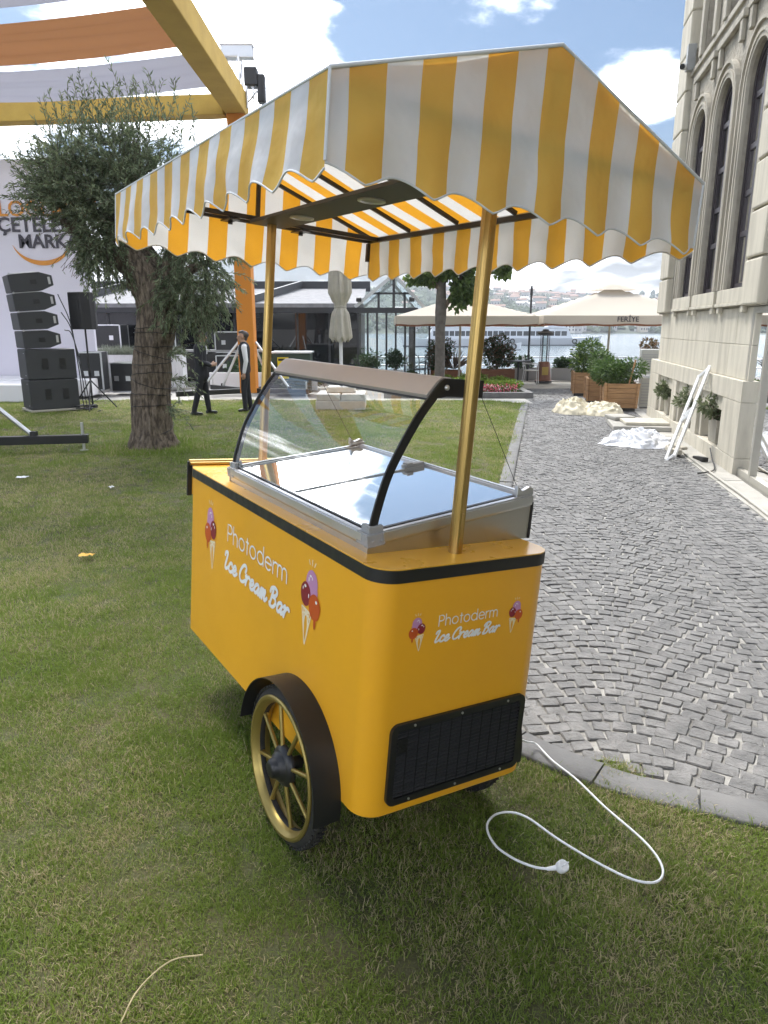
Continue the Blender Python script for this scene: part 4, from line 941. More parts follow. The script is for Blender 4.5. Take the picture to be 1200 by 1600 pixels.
M['stem'] = mat('woody_stem', (.09, .065, .04), .8)
M['grassblue'] = leaf_mat('blue_grass', (.14, .17, .13), (.28, .30, .24))
def blob_points(n, c, rx, ry, rz, shell=.55, lumps=7, flat=True):
    """points spread through a lumpy crown"""
    cs = RNG.normal(size=(lumps, 3)); cs /= np.linalg.norm(cs, axis=1)[:, None]; cs *= RNG.uniform(.25, .62, (lumps, 1)); rs = RNG.uniform(.38, .62, lumps)
    out = []; 
    idx = RNG.integers(0, lumps, n); v = RNG.normal(size=(n, 3)); v /= np.linalg.norm(v, axis=1)[:, None]
    rad = RNG.uniform(shell, 1.0, n) ** .7
    p = cs[idx] + v * (rs[idx] * rad)[:, None]
    d = v + RNG.normal(scale=.5, size=(n, 3))
    return p * np.array([rx, ry, rz]) + np.array(c), d
def shrub(name, loc, rx, ry, rz, n, L, W, m, label, cat='shrub', group=None, lumps=8, flowers=None, midx=None):
    t = empty(name, loc, 0, label, cat, group)
    p, d = blob_points(n, (0, 0, rz * .95), rx, ry, rz, lumps=lumps); p[:, 2] = np.maximum(p[:, 2], .02)
    mats = [m]; mi = None
    if flowers: mats = [m, flowers[0]]; mi = (RNG.random(n) < flowers[1]).astype(int)
    leaves_mesh('foliage', p, d, L * RNG.uniform(.7, 1.2, n), W, mats, t, midx=mi)
    b = MB()
    for k in range(6):
        a = random.uniform(0, 6.28); r_ = random.uniform(.3, .7); b.tube([(0.02 * math.cos(a), .02 * math.sin(a), -.03), (rx * r_ * .5 * math.cos(a), ry * r_ * .5 * math.sin(a), rz * .7), (rx * r_ * math.cos(a), ry * r_ * math.sin(a), rz * 1.4)], [.012, .009, .004], 6)
    b.build('stem', M['stem'], t, smooth=60); return t

# planters in the niches
M['pot'] = mat('stone_coloured_pot', (.36, .33, .27), .8, col2=(.30, .28, .23), ns=6)
for s_, sz, lab in ((1.33, .47, 'beige square pot in the nearest wall niche behind the white frame'), (3.0, .42, 'beige square pot in the middle wall niche'), (4.72, .42, 'beige square pot in the farthest wall niche')):
    w_ = BW(s_, -.15, .137); pt = empty('niche_pot', w_, BA, lab, 'plant pot', 'pots in the wall niches')
    h = .33; q = sz / 2
    b = MB(); v0 = [(-q * .82, -q * .4, 0), (q * .82, -q * .4, 0), (q * .82, q * .4, 0), (-q * .82, q * .4, 0)]; v1 = [(x / .82, y / .82 * .95, h) for x, y, _ in v0]; v2 = [(x * .9, y * .9, h) for x, y, _ in v1]; v3 = [(x * .9, y * .9, h - .04) for x, y, _ in v1]
    b.add(v0 + v1 + v2 + v3, [(3, 2, 1, 0)] + [(l * 4 + i, l * 4 + (i + 1) % 4, (l + 1) * 4 + (i + 1) % 4, (l + 1) * 4 + i) for l in range(3) for i in range(4)] + [(12, 13, 14, 15)]); b.build('pot', M['pot'], pt, bevel=.006)
    nm = {1.33: 'nearest', 3.0: 'middle', 4.72: 'farthest'}[s_]
    shrub('niche_plant', BW(s_, -.10, .42), .30, .20, .19, 620, .085, .032, M['lf_olive'], f'grey-green leafy plant growing from the {nm} niche pot', 'plant', 'plants in the wall niches')

# white frame leaning on the plinth
lb = Vector((3.93, 9.74, -.062)); lt_ = BW(1.72, .045, 1.10); dv = (lt_ - lb); Ld = dv.length; dv.normalize()
lad = empty('metal_frame', lb, 0, 'narrow white metal frame leaning against the stone plinth', 'frame')
sv = Vector((.1816, .9834, 0)); sv = (sv - dv * sv.dot(dv)).normalized(); wv_ = .15
for s_ in (-1, 1): MB().bar(sv * wv_ * s_, sv * wv_ * s_ + dv * Ld, .04, .045).build('stile', M['white_plastic'], lad, bevel=.004)
for t in (.02, .47, .53, .98): MB().bar(-sv * wv_ + dv * Ld * t, sv * wv_ + dv * Ld * t, .036, .04).build('crosspiece', M['white_plastic'], lad, bevel=.004)
MB().bar(-sv * wv_ * .9 + dv * Ld * .40, -sv * wv_ * .9 + dv * Ld * .52, .05, .02).build('clip', M['bracket'], lad)
# conduit pipe, cable and oddments on the apron
pp = MB(); pp.tube([(edge_x(y) + .05, y, -.05) for y in np.arange(4.5, 11.6, .3)], .016, 8); tag(pp.build('conduit_pipe', M['frame_beige'], smooth=60), 'thin beige conduit pipe lying along the pavement edge', 'pipe')
b = MB(); b.tube(catmull([BW(.9, .06, .12), BW(.62, .09, .02), BW(.35, .12, -.03), BW(.1, .2, -.045), BW(-.1, .42, -.05)], 6), .009, 6); tag(b.build('loose_cable', M['black'], smooth=60), 'dark loose cable running down from the nearest niche to the pavement', 'cable')
b = MB(); b.box((4.18, 10.25, -.005), (.16, .42, .07), Euler((0, .06, -.2))); b.box((4.22, 10.2, .05), (.1, .3, .04), Euler((.05, 0, .3))); tag(b.build('stone_offcut', M['stone'], bevel=.01), 'small grey stone offcuts lying beside the white frame', 'stone')
b = MB(); b.prism([(-.16, 0), (.16, 0), (.16, .03), (-.16, .06)], lambda u, v, h: (4.36 + h, 9.75 + u, -.062 + v), -.04, .04); tag(b.build('rubber_wedge', M['rubber'], bevel=.004), 'black rubber wedge on the pavement below the nearest niche', 'wedge')
# stone slab stack
st = empty('slab_stack', (4.75, 13.2, -.075), -.19, 'flat stone slabs stacked on the cobbles by the timber planter', 'slabs')
MB().box((0, 0, .045), (1.15, 1.35, .09)).build('slab', M['concrete'], st, bevel=.02); MB().box((.05, -.15, .118), (.85, .75, .05), Euler((0, .01, .05))).build('slab', M['stone_smooth'], st, bevel=.01); MB().box((-.35, .35, .13), (.4, .5, .07), Euler((0, 0, .3))).build('slab', M['concrete'], st, bevel=.015)

# crumpled sheets
def heap(name, loc, rx, ry, h, m, label, cat, seed, fold=1.0, n=90):
    def f(u, v):
        a = 2 * math.pi * u; r_ = v
        px, py = math.cos(a) * r_, math.sin(a) * r_
        q = Vector((px * 1.6 + seed, py * 1.6, seed)); edge = 1 + .28 * mnoise.noise((math.cos(a) * 1.3 + seed, math.sin(a) * 1.3, 5.0))
        base = (1 - r_ ** (2.2 if fold > 1 else 3.4)) * (0.62 + (.7 if fold > 1 else .28) * mnoise.noise(q * 1.1 + Vector((3, 1, 0))))
        rid = abs(mnoise.noise(q * 2.1)) * .55 + abs(mnoise.noise(q * 4.6 + Vector((9, 0, 0)))) * .30 + abs(mnoise.noise(q * 9.5)) * .14 if fold > 1 else abs(mnoise.noise((q.x * 1.1 + q.y * .6, q.y * 3.0 - q.x, seed))) * .85 + abs(mnoise.noise((q.x * 4.2, q.y * 1.6 + q.x * 1.5, seed + 3))) * .40
        z = h * max(0, base * (1.15 - rid * 1.1 * fold) + .10 * (1 - r_) + .05 * rid * (1 if r_ < .97 else 0))
        jx = .10 * mnoise.noise(q * 5 + Vector((0, 7, 0))) * (r_ > .05); jy = .10 * mnoise.noise(q * 5 + Vector((0, 0, 7))) * (r_ > .05)
        return (rx * (px * edge + jx * fold), ry * (py * edge + jy * fold), z)
    b = MB(); b.grid(n, n // 2, f); o = b.build(name, m, smooth=(38 if fold > 1 else 75), loc=loc); return tag(o, label, cat)
M['plastic'] = mat('white_plastic_sheet', (.80, .81, .84), .45, spec=.4)
M['sack'] = mat('cream_sacking', (.60, .55, .42), .75, col2=(.52, .47, .35), ns=4)
heap('plastic_sheet', (4.02, 11.25, -.068), .62, .50, .30, M['plastic'], 'heap of crumpled white plastic sheeting beside the stone wall', 'plastic sheet', 2.3, 1.15, 130)
heap('fabric_bundle', (4.08, 15.55, -.068), .44, .55, .37, M['sack'], 'crumpled cream fabric bundle, the left one of the pair on the cobbles', 'fabric', 5.1, .85)
heap('fabric_bundle', (4.62, 15.2, -.068), .44, .5, .33, M['sack'], 'smooth cream fabric bundle lying against the timber planter', 'fabric', 8.7, .65)

# ------------------------------------------------------------------ timber planters and their shrubs
M['timber'] = mat('planter_timber', (.36, .21, .10), .7, col2=(.25, .14, .065), ns=3.5, nd=6, stretch=(1, 1, 9), bump=(20, .3, .006))
M['timber_dark'] = mat('red_brown_timber', (.20, .085, .045), .7, col2=(.15, .06, .03), ns=5, stretch=(1, 1, 8))
def timber_planter(loc, rz, w, d, h, label, m=None, flare=.08, nb=5, group='timber planters beside the path'):
    t = empty('timber_planter', loc, rz, label, 'planter', group); m = m or M['timber']
    def half(z, s): return s / 2 * (1 + flare * (z / h - 1))
    MB().bx(-w / 2 * .93, w / 2 * .93, -d / 2 * .93, d / 2 * .93, 0, .07).build('base', M['black'], t)
    z0 = .07; bh = (h - z0) / nb
    for k in range(nb):
        za, zb = z0 + k * bh + .004, z0 + (k + 1) * bh - .004
        for s_ in (-1, 1):
            b = MB(); y0, y1 = half(za, d) * s_, half(zb, d) * s_; x0, x1 = half(za, w), half(zb, w)
            b.add([(-x0, y0, za), (x0, y0, za), (x1, y1, zb), (-x1, y1, zb), (-x0, y0 - s_ * .03, za), (x0, y0 - s_ * .03, za), (x1, y1 - s_ * .03, zb), (-x1, y1 - s_ * .03, zb)], [(0, 1, 2, 3), (4, 7, 6, 5), (0, 4, 5, 1), (3, 2, 6, 7), (0, 3, 7, 4), (1, 5, 6, 2)]); b.build('board', m, t)
            b = MB(); x0, x1 = half(za, w) * s_, half(zb, w) * s_; y0, y1 = half(za, d) - .032, half(zb, d) - .032
            b.add([(x0, -y0, za), (x0, y0, za), (x1, y1, zb), (x1, -y1, zb), (x0 - s_ * .03, -y0, za), (x0 - s_ * .03, y0, za), (x1 - s_ * .03, y1, zb), (x1 - s_ * .03, -y1, zb)], [(0, 1, 2, 3), (4, 7, 6, 5), (0, 4, 5, 1), (3, 2, 6, 7), (0, 3, 7, 4), (1, 5, 6, 2)]); b.build('board', m, t)
    for sx in (-1, 1):
        for sy in (-1, 1): MB().bar((sx * (half(z0, w) + .006), sy * (half(z0, d) + .006), z0), (sx * (half(h, w) + .006), sy * (half(h, d) + .006), h + .005), .06, .045).build('corner_post', m, t)
    MB().bx(-half(h, w) + .04, half(h, w) - .04, -half(h, d) + .04, half(h, d) - .04, h - .08, h - .05).build('soil', M['soil'], t)
    return t
timber_planter((5.24, 16.15, -.075), -.2, .66, 1.0, .60, 'near timber planter of tan boards with a leaning stake')
b = MB(); b.bar((5.30, 15.72, .48), (5.40, 15.70, 1.03), .075, .03); tag(b.build('wooden_stake', M['timber'], bevel=.004), 'pale wooden stake standing in the near timber planter', 'stake')
shrub('planter_shrub', (5.18, 16.15, .42), .62, .75, .40, 2600, .10, .03, M['lf_mid'], 'wide mid-green shrub filling the near timber planter', group='shrubs in the timber planters')
timber_planter((5.22, 17.6, -.075), -.2, .6, .9, .60, 'middle timber planter, mostly behind the near one')
shrub('planter_shrub', (5.15, 17.6, .42), .5, .55, .45, 1500, .10, .03, M['lf_mid'], 'leafy shrub in the middle timber planter', group='shrubs in the timber planters')
timber_planter((5.38, 19.6, -.075), -.2, .55, .8, .62, 'far brown timber planter at the end of the cobbled path')
shrub('planter_shrub', (5.46, 19.6, .45), .52, .5, .50, 1500, .11, .04, M['lf_mid'], 'tall loose shrub in the far timber planter', group='shrubs in the timber planters', flowers=(M['lf_bright'], .2))
# air conditioning units round the corner
for (x, y, z, h, lab) in ((6.05, 16.7, .66, .56, 'grey air conditioning unit, the upper one at the building corner'), (6.03, 16.55, -.07, .68, 'pale air conditioning unit standing at the foot of the building corner')):
    t = empty('air_conditioner', (x, y, z), -.19, lab, 'air conditioner'); MB().bx(-.2, .35, -.16, .16, .02, h).build('casing', mat('ac_grey', (.40, .40, .38), .5), t, bevel=.02)
    for k in range(8): MB().bx(-.17, .32, -.168, -.161, .08 + k * (h - .16) / 8, .10 + k * (h - .16) / 8).build('louvre', M['bracket'], t)
    if z > 0: MB().bx(-.25, .4, -.2, .2, -.02, .018).build('shelf', M['white_plastic'], t)
shrub('corner_shrub', (6.25, 17.3, 1.0), .3, .3, .22, 300, .09, .04, M['lf_red'], 'brownish shrub behind the air conditioning units')
# ------------------------------------------------------------------ left side: stage, truss, sound system
M['lav_wall'] = mat('lavender_white_backdrop', (.66, .64, .72), .8)
M['stage_white'] = mat('stage_white', (.70, .70, .72), .7)
M['orange_txt'] = mat('orange_letters', (.62, .25, .03), .6); M['dark_txt'] = mat('dark_letters', (.05, .045, .06), .6)
st_ = empty('stage_backdrop', (-9.6, 20.0, 0), 0, 'tall lavender-white stage backdrop with orange and dark lettering', 'backdrop')
MB().bx(-6, 1.75, 0, .12, 0.1, 5.86).build('panel', M['lav_wall'], st_)
def txt(body, x, z, size, m, parent, off=.012, y=-.02, align='LEFT', rotx=90, rz=0, name='lettering', ext=.004, font_off=0.0):
    cu = bpy.data.curves.new('t', 'FONT'); cu.body = body; cu.size = size; cu.extrude = ext; cu.align_x = align; cu.offset = font_off; cu.resolution_u = 3
    o = bpy.data.objects.new('t', cu); COL.objects.link(o); dg = bpy.context.evaluated_depsgraph_get(); me = bpy.data.meshes.new_from_object(o.evaluated_get(dg)); bpy.data.objects.remove(o); bpy.data.curves.remove(cu)
    me.materials.clear(); me.materials.append(m); t = bpy.data.objects.new(name, me); COL.objects.link(t); t.parent = parent; t.location = (x, y, z); t.rotation_euler = (R(rotx), 0, rz); return t
txt('LOGLARIN', -.44, 4.50, .54, M['orange_txt'], st_, font_off=.006); txt('ÇETELEDİĞİ', -.50, 4.12, .50, M['dark_txt'], st_, font_off=.010); txt('MARKA*', .0, 3.72, .47, M['dark_txt'], st_, font_off=.012)
b = MB(); A_ = arcp(.60, 4.00, .80, .72, 198, 338, 26); vs = []; nA = len(A_)
for i, (x, z) in enumerate(A_):
    t = i / (nA - 1); wd = .012 + .11 * math.sin(math.pi * min(1, t * .95)) ** 1.2; a = R(198 + 140 * t); vs += [(x - wd * math.cos(a), -.014, z - wd * math.sin(a)), (x, -.014, z)]
b.add(vs, [(2 * i, 2 * i + 1, 2 * i + 3, 2 * i + 2) for i in range(nA - 1)]); b.build('smile_mark', M['orange_txt'], st_)
sg = empty('stage', (-9.6, 18.3, 0), 0, 'low white stage platform in front of the backdrop', 'stage'); MB().bx(-6, 2.15, 0, 1.65, 0, .42).build('platform', M['stage_white'], sg, bevel=.03); MB().bx(-6, 1.55, -1.4, -.02, 0, .40).build('front_step', M['stage_white'], sg, bevel=.02)

# truss roof: cloth-wrapped beams, corner tower, cloth strips
M['yel_cloth'] = mat('mustard_cloth', (.55, .36, .075), .8, col2=(.48, .31, .06), ns=2); M['org_cloth'] = mat('orange_cloth', (.60, .22, .025), .8)
def thin_cloth(name, c, tr):
    m, nt = NT(name); N = nt.nodes.new; Lk = nt.links.new
    d = N('ShaderNodeBsdfDiffuse'); d.inputs[0].default_value = (*c, 1); t = N('ShaderNodeBsdfTranslucent'); t.inputs[0].default_value = (*c, 1)
    s_ = N('ShaderNodeMixShader'); s_.inputs[0].default_value = tr; Lk(d.outputs[0], s_.inputs[1]); Lk(t.outputs[0], s_.inputs[2]); o = N('ShaderNodeOutputMaterial'); Lk(s_.outputs[0], o.inputs[0]); return m
M['strip_org'] = thin_cloth('orange_voile', (.40, .19, .09), .22); M['strip_lav'] = thin_cloth('lavender_voile', (.40, .40, .48), .25)
tr = empty('stage_truss', (-3.36, 18.1, 0), 0, 'mustard cloth-covered roof truss with its corner tower behind the willow', 'truss')
def tp(mb, name, m, **k): return mb.build(name, m, tr, **k)
BZ0, BZ1 = 6.38, 6.86
tp(MB().bx(-.23, .24, -11.5, .24, BZ0, BZ1), 'front_beam', M['yel_cloth'], bevel=.02)
b = MB(); b.bar((-.25, -.02, (BZ0 + BZ1) / 2 - .06), (-9.5, .9, (BZ0 + BZ1) / 2 - .1), .42, .42); tp(b, 'back_beam', M['yel_cloth'], bevel=.02)
tp(MB().bx(-.20, .20, -.20, .20, .12, BZ0), 'column', M['org_cloth'], bevel=.02)
def lattice(b, c, w, z0, z1, r_=.022):
    cs = [(c[0] + sx * w, c[1] + sy * w) for sx, sy in ((-1, -1), (1, -1), (1, 1), (-1, 1))]
    for x, y in cs: b.tube([(x, y, z0), (x, y, z1)], r_, 8)
    n = max(1, int((z1 - z0) / (w * 2.2))); dz = (z1 - z0) / n
    for k in range(n + 1):
        for q in range(4):
            a, e = cs[q], cs[(q + 1) % 4]; b.tube([(*a, z0 + k * dz), (*e, z0 + k * dz)], r_ * .55, 6)
            if k < n: b.tube([(*a, z0 + k * dz), (*e, z0 + (k + 1) * dz)], r_ * .5, 6)
b = MB(); lattice(b, (-.05, .05), .17, BZ1, 7.55); tp(b, 'tower_head', M['alu'], smooth=40)
b = MB(); b.bx(-.28, .42, -.05, .0, 7.55, 7.80); b.bx(-.28, .42, .10, .15, 7.55, 7.80); b.bx(-.30, .44, -.07, .17, 7.54, 7.565); b.bx(-.30, .44, -.07, .17, 7.785, 7.81); tp(b, 'pulley_block', M['alu'], bevel=.006)
b = MB(); b.bx(.22, .52, -.16, .16, 6.95, 7.33); b.bx(.50, .68, -.12, .12, 6.62, 7.2); hst = tp(b, 'chain_hoist', M['black'], bevel=.03); MB().tube([(.40, .05, 7.55), (.48, .05, 7.3)], .012, 6).build('chain', M['alu'], hst)
b = MB(); b.tube([(.27, -.1, 6.5), (.27, -.1, 7.05), (.42, -.1, 6.92)], .03, 8); b.tube([(.27, -.1, 6.6), (.5, -.1, 6.85)], .022, 8); b.tube([(.42, -.1, 6.5), (.42, -.1, 6.92)], .022, 8); tp(b, 'hoist_bracket', M['alu'], smooth=40)
# tower foot: crossed black outriggers, jacks, braces
def foot(root, cx, cy, arms, brace_h=1.35):
    for (dx_, dy_) in arms:
        L = math.hypot(dx_, dy_); ux, uy = dx_ / L, dy_ / L
        MB().bar((cx + ux * .1, cy + uy * .1, .17), (cx + dx_, cy + dy_, .17), .10, .12).build('outrigger', M['blackmetal'], root, bevel=.006)
        MB().tube([(cx + dx_ * .97, cy + dy_ * .97, 0), (cx + dx_ * .97, cy + dy_ * .97, .40)], .022, 8).lathe([(.06, .0), (.06, .012)], 12, (cx + dx_ * .97, cy + dy_ * .97, 0)).build('jack', M['alu'], root, smooth=40)
        MB().tube([(cx + dx_ * .68, cy + dy_ * .68, .24), (cx + ux * .22, cy + uy * .22, brace_h)], .032, 10).build('brace', M['alu'], root, smooth=40)
        MB().box((cx + dx_ * .69, cy + dy_ * .69, .25), (.08, .08, .08)).build('brace_clamp', M['black'], root)
foot(tr, 0, 0, ((-1.55, -1.0), (1.5, -.3), (.6, 1.4), (-1.2, 1.1)))
for k, (y, wd, m) in enumerate(((-1.8, 1.9, 'strip_lav'), (-4.0, 1.7, 'strip_org'), (-6.2, 1.6, 'strip_lav'), (-8.4, 1.6, 'strip_org'))):
    def fs_(u, v, y=y, wd=wd, k=k):
        x = -.25 - 9.0 * u; sag = -.30 * math.sin(math.pi * u) * (1 + .15 * math.sin(7 * v + k)); yy = y + (v - .5) * wd * (1 - .06 * math.sin(math.pi * u)) - 0.0 + .1 * u * 9 * .1
        return (x, yy, BZ1 - .12 + sag + .035 * math.sin(v * 22 + k) * (.35 + u * (1 - u) * 2))
    b = MB(); b.grid(30, 24, fs_); tp(b, 'cloth_strip', M[m], smooth=80)
tw = empty('truss_tower', (-6.5, 9.75, 0), 0, 'black outrigger foot with silver brace and jack at the left edge', 'truss')
b = MB(); lattice(b, (0, 0), .18, .1, 6.3); b.build('column', M['alu'], tw, smooth=40)
foot(tw, 0, 0, ((2.28, .42), (-1.5, -.4), (.3, -1.6)), 1.55)

# line array stack (front faces left, side faces the camera)
M['spk'] = mat('speaker_black', (.016, .016, .018), .6, bump=(120, .3, .002)); M['spk_side'] = mat('speaker_grey_black', (.030, .032, .034), .55, bump=(90, .2, .002))
SX, SY = -7.05, 15.2; SA = R(38)
def sub(z, lab):
    t = empty('subwoofer', (SX, SY, z), SA, lab, 'subwoofer', 'stacked subwoofers'); MB().bx(-.42, .52, -.36, .36, .004, .60).build('cabinet', M['spk_side'], t, bevel=.012)
    MB().bx(-.428, -.421, -.34, .34, .02, .585).build('front_grille', M['spk'], t)
    for x in (-.08, .26): MB().bx(x - .06, x + .06, -.366, -.3605, .20, .42).bx(x - .05, x + .05, -.369, -.3665, .235, .27).build('handle', M['black'], t, bevel=.004)
    for z_ in (.08, .52): MB().box((-.43, -.2, z_), (.004, .05, .015)).build('badge', M['bracket'], t)
    return t
db = empty('dolly_board', (SX, SY, 0), SA, 'pale wooden dolly under the subwoofer stack', 'dolly'); MB().bx(-.46, .56, -.40, .40, .02, .06).build('board', M['frame_beige'], db, bevel=.006)
for x in (-.4, .5):
    for y in (-.34, .34): MB().lathe([(.02, -.015), (.02, .015)], 10, (x, y, .02), 'Y').build('castor', M['bracket'], db)
sub(.06, 'black subwoofer at the bottom of the tall speaker stack'); sub(.67, 'black subwoofer second from the bottom of the speaker stack')
for k in range(4):
    z = 1.30 + k * .372; nm = ('lowest', 'second', 'third', 'topmost')[k]
    t = empty('line_array_speaker', (SX, SY, z), SA - .02 * k, f'black wedge-shaped line array speaker, {nm} of the four on the stack', 'speaker', 'line array speakers')
    t.rotation_euler[1] = R(-1.5 - 1.6 * k)
    x0 = -.42 - .03 * k
    b = MB(); b.prism([(x0, .0), (x0, .335), (.05, .345), (.28, .265), (.28, .075), (.05, -.005)], lambda u, v, h: (u, h, v), -.36, .36); cab = b.build('cabinet', M['spk_side'], t, bevel=.008)
    MB().bx(x0 - .007, x0 - .001, -.35, .35, .015, .325).build('front_grille', M['spk'], t)
    MB().bx(-.14, -.02, -.368, -.3605, .12, .21).build('handle', M['black'], t, bevel=.004)
    MB().bx(.19, .235, -.366, -.3605, .10, .24).build('rigging_plate', M['alu'], t, bevel=.004)
    MB().tube([(x0, -.365, .345), (-.02, -.365, .350)], .008, 6).build('rigging_bar', M['alu'], t); MB().tube([(x0 + .02, -.38, .347), (x0 + .02, -.36, .347)], .02, 8).build('pin', M['alu'], t)
b = MB()
for q in range(3): b.tube(catmull([(SX + .45 + .03 * q, SY - .06, 2.35 - .35 * q), (SX + .66, SY - .08, 1.75 - .1 * q), (SX + .74 + .04 * q, SY - .1, .8), (SX + .80 + .06 * q, SY - .12, .03), (SX + 1.15, SY - .1 - .1 * q, .02)], 8), .011, 6)
tag(b.build('speaker_cables', M['black'], smooth=60), 'black speaker cables hanging down the side of the speaker stack', 'cables')
# small speaker on a tripod
sp_ = empty('tripod_speaker', (-6.22, 15.4, 1.66), R(-26), 'black speaker on a tripod pole right of the speaker stack', 'speaker'); b = MB(); b.prism([(-.20, -.2), (.16, -.2), (.26, -.06), (.26, .06), (.16, .2), (-.20, .2)], lambda u, v, h: (u, v, h), 0, .74); b.build('cabinet', M['spk'], sp_, bevel=.02); MB().bx(-.12, .10, -.206, -.2005, .03, .71).build('grille', M['black'], sp_); MB().bx(.20, .262, -.05, .05, .28, .44).build('handle', M['black'], sp_)
ts = empty('speaker_tripod', (-6.22, 15.4, 0), .4, 'black tripod stand under the pole speaker', 'tripod'); MB().tube([(0, 0, .1), (0, 0, 1.68)], .019, 10).build('pole', M['blackmetal'], ts, smooth=40)
for k in range(3):
    a = R(20 + 120 * k); MB().tube([(0, 0, .62), (.52 * math.cos(a), .52 * math.sin(a), .015)], .014, 8).tube([(0, 0, .15), (.28 * math.cos(a), .28 * math.sin(a), .29)], .008, 6).build('leg', M['blackmetal'], ts, smooth=40)
b = MB()
for q in range(5): b.tube(catmull([(-6.35 + random.uniform(-.3, .3), 15.3 + random.uniform(-.25, .25), .02 + .02 * q) for _ in range(6)], 6), .012, 6)
tag(b.build('cable_coil', M['black'], smooth=60), 'tangle of black cable on the grass under the tripod', 'cables')
# flight cases and equipment behind
M['case'] = mat('flight_case_black', (.018, .019, .021), .5)
def case(loc, rz, w, d, h, lab):
    t = empty('flight_case', loc, rz, lab, 'case', 'black flight cases'); MB().bx(-w / 2, w / 2, -d / 2, d / 2, 0, h).build('box', M['case'], t, bevel=.01)
    e = .018
    for x in (-w / 2, w / 2):
        for y in (-d / 2, d / 2): MB().bx(x - e, x + e, y - e, y + e, .01, h - .01).build('corner_rail', M['alu'], t)
    for z in (0.01, h - .01): MB().bx(-w / 2 + e, w / 2 - e, -d / 2 - e, -d / 2 + .004, z - e, z + e).build('edge_rail', M['alu'], t)
    for x in (-w * .25, w * .25): MB().bx(x - .06, x + .06, -d / 2 - .012, -d / 2 - .001, h * .38, h * .38 + .13).build('latch', M['alu'], t)
case((-7.62, 19.2, .1), .1, .55, .6, .98, 'tall black flight case with silver edges at the end of the stage'); case((-7.05, 19.9, 0), 0, .62, .6, .78, 'low black flight case in front of the white planter'); case((-6.85, 22.6, 1.05), 0, 1.1, .7, .72, 'black flight case on the shelf behind the willow trunk'); case((-4.6, 22.6, .95), 0, 1.0, .7, .62, 'black flight case on the shelf left of the orange tower'); case((-8.5, 22.6, 1.05), 0, 1.1, .7, .72, 'black flight case on the shelf behind the tripod speaker'); case((-4.6, 22.6, .25), 0, 1.0, .7, .62, 'black flight case low under the shelf left of the orange tower')
sh_ = empty('equipment_shelf', (-6.7, 22.6, 0), 0, 'long dark equipment shelf at the back of the lawn', 'shelf'); MB().bx(-3, 3, -.4, .4, .97, 1.03).build('shelf_board', M['bracket'], sh_)
for x in (-2.9, -1, 1, 2.9): MB().bx(x - .03, x + .03, -.36, .36, 0, .97).build('upright', M['case'], sh_)
# white planter box with blue grass, low white screen
wp = empty('white_planter', (-7.0, 21.2, -.05), 0, 'long white boarded planter box behind the willow', 'planter'); 
for k in range(22): MB().bx(-1.2 + k * .11 + .003, -1.2 + (k + 1) * .11 - .003, -.22, -.19, .08, .98).build('board', M['stage_white'], wp)
MB().bx(-1.2, 1.22, -.185, .2, .06, .95).build('trough', M['stage_white'], wp)
n = 2600; p = np.column_stack([RNG.uniform(-8.2, -5.85, n), RNG.uniform(21.05, 21.4, n), np.full(n, .86)]); d = np.column_stack([RNG.normal(0, .5, n), RNG.normal(0, .5, n), np.full(n, 1.0)])
lg = leaves_mesh('ornamental_grass', p, d, RNG.uniform(.2, .42, n), .014, M['grassblue']); tag(lg, 'pale blue ornamental grass in the white planter box', 'grass', kind='stuff')
ps = empty('low_screen', (-3.3, 19.6, 0), 0, 'low pale screen behind the two standing men', 'screen'); MB().bx(-1.4, 1.5, 0, .06, .05, .52).build('panel', M['stage_white'], ps, bevel=.01)
shrub('hedge', (-3.4, 20.4, 0), 1.3, .4, .55, 2400, .10, .04, M['lf_dark'], 'dark hedge behind the low pale screen', 'hedge')
# green cabinet with warning sign, fire extinguisher
gcab = empty('green_cabinet', (-2.45, 19.3, 0), 0, 'dark green cabinet with a yellow warning sign', 'cabinet'); MB().bx(-.5, .5, 0, .7, 0, 1.03).build('box', mat('dark_green', (.018, .038, .022), .5), gcab, bevel=.01); MB().bx(-.54, .54, -.04, .74, 1.03, 1.075).build('lid', M['alu'], gcab, bevel=.006)
sg_ = MB().bx(-.36, -.07, -.014, -.002, .38, .93).build('warning_sign', mat('sign_yellow', (.75, .60, .02), .5), gcab)
MB().bx(-.34, -.09, -.019, -.0145, .84, .90).build('black_band', M['black'], sg_); MB().prism([(-.325, .56), (-.105, .56), (-.215, .76)], lambda u, v, h: (u, -h, v), .0145, .019).build('red_triangle', mat('sign_red', (.6, .03, .02), .5), sg_); MB().prism([(-.285, .585), (-.145, .585), (-.215, .71)], lambda u, v, h: (u, -h, v), .0195, .022).build('white_triangle', M['white'], sg_); MB().prism([(-.225, .60), (-.205, .60), (-.195, .68), (-.235, .68)], lambda u, v, h: (u, -h, v), .0225, .025).build('mark', M['black'], sg_); MB().bx(-.33, -.10, -.019, -.0145, .44, .52).build('black_band', M['dark_txt'], sg_)
fe = empty('fire_extinguisher', (-3.02, 18.6, .12), 0, 'red fire extinguisher beside the orange tower', 'fire extinguisher'); MB().lathe([(.085, 0), (.09, .02), (.09, .58), (.06, .66), (.025, .69)], 20).build('cylinder', mat('ext_red', (.28, .012, .015), .35), fe, smooth=40); MB().lathe([(.022, .69), (.022, .74)], 10).box((0.02, 0, .755), (.14, .025, .02)).build('valve', M['black'], fe); MB().tube(catmull([(.02, 0, .73), (.12, 0, .68), (.12, 0, .4), (.10, 0, .2)], 5), .012, 6).build('hose', M['black'], fe)

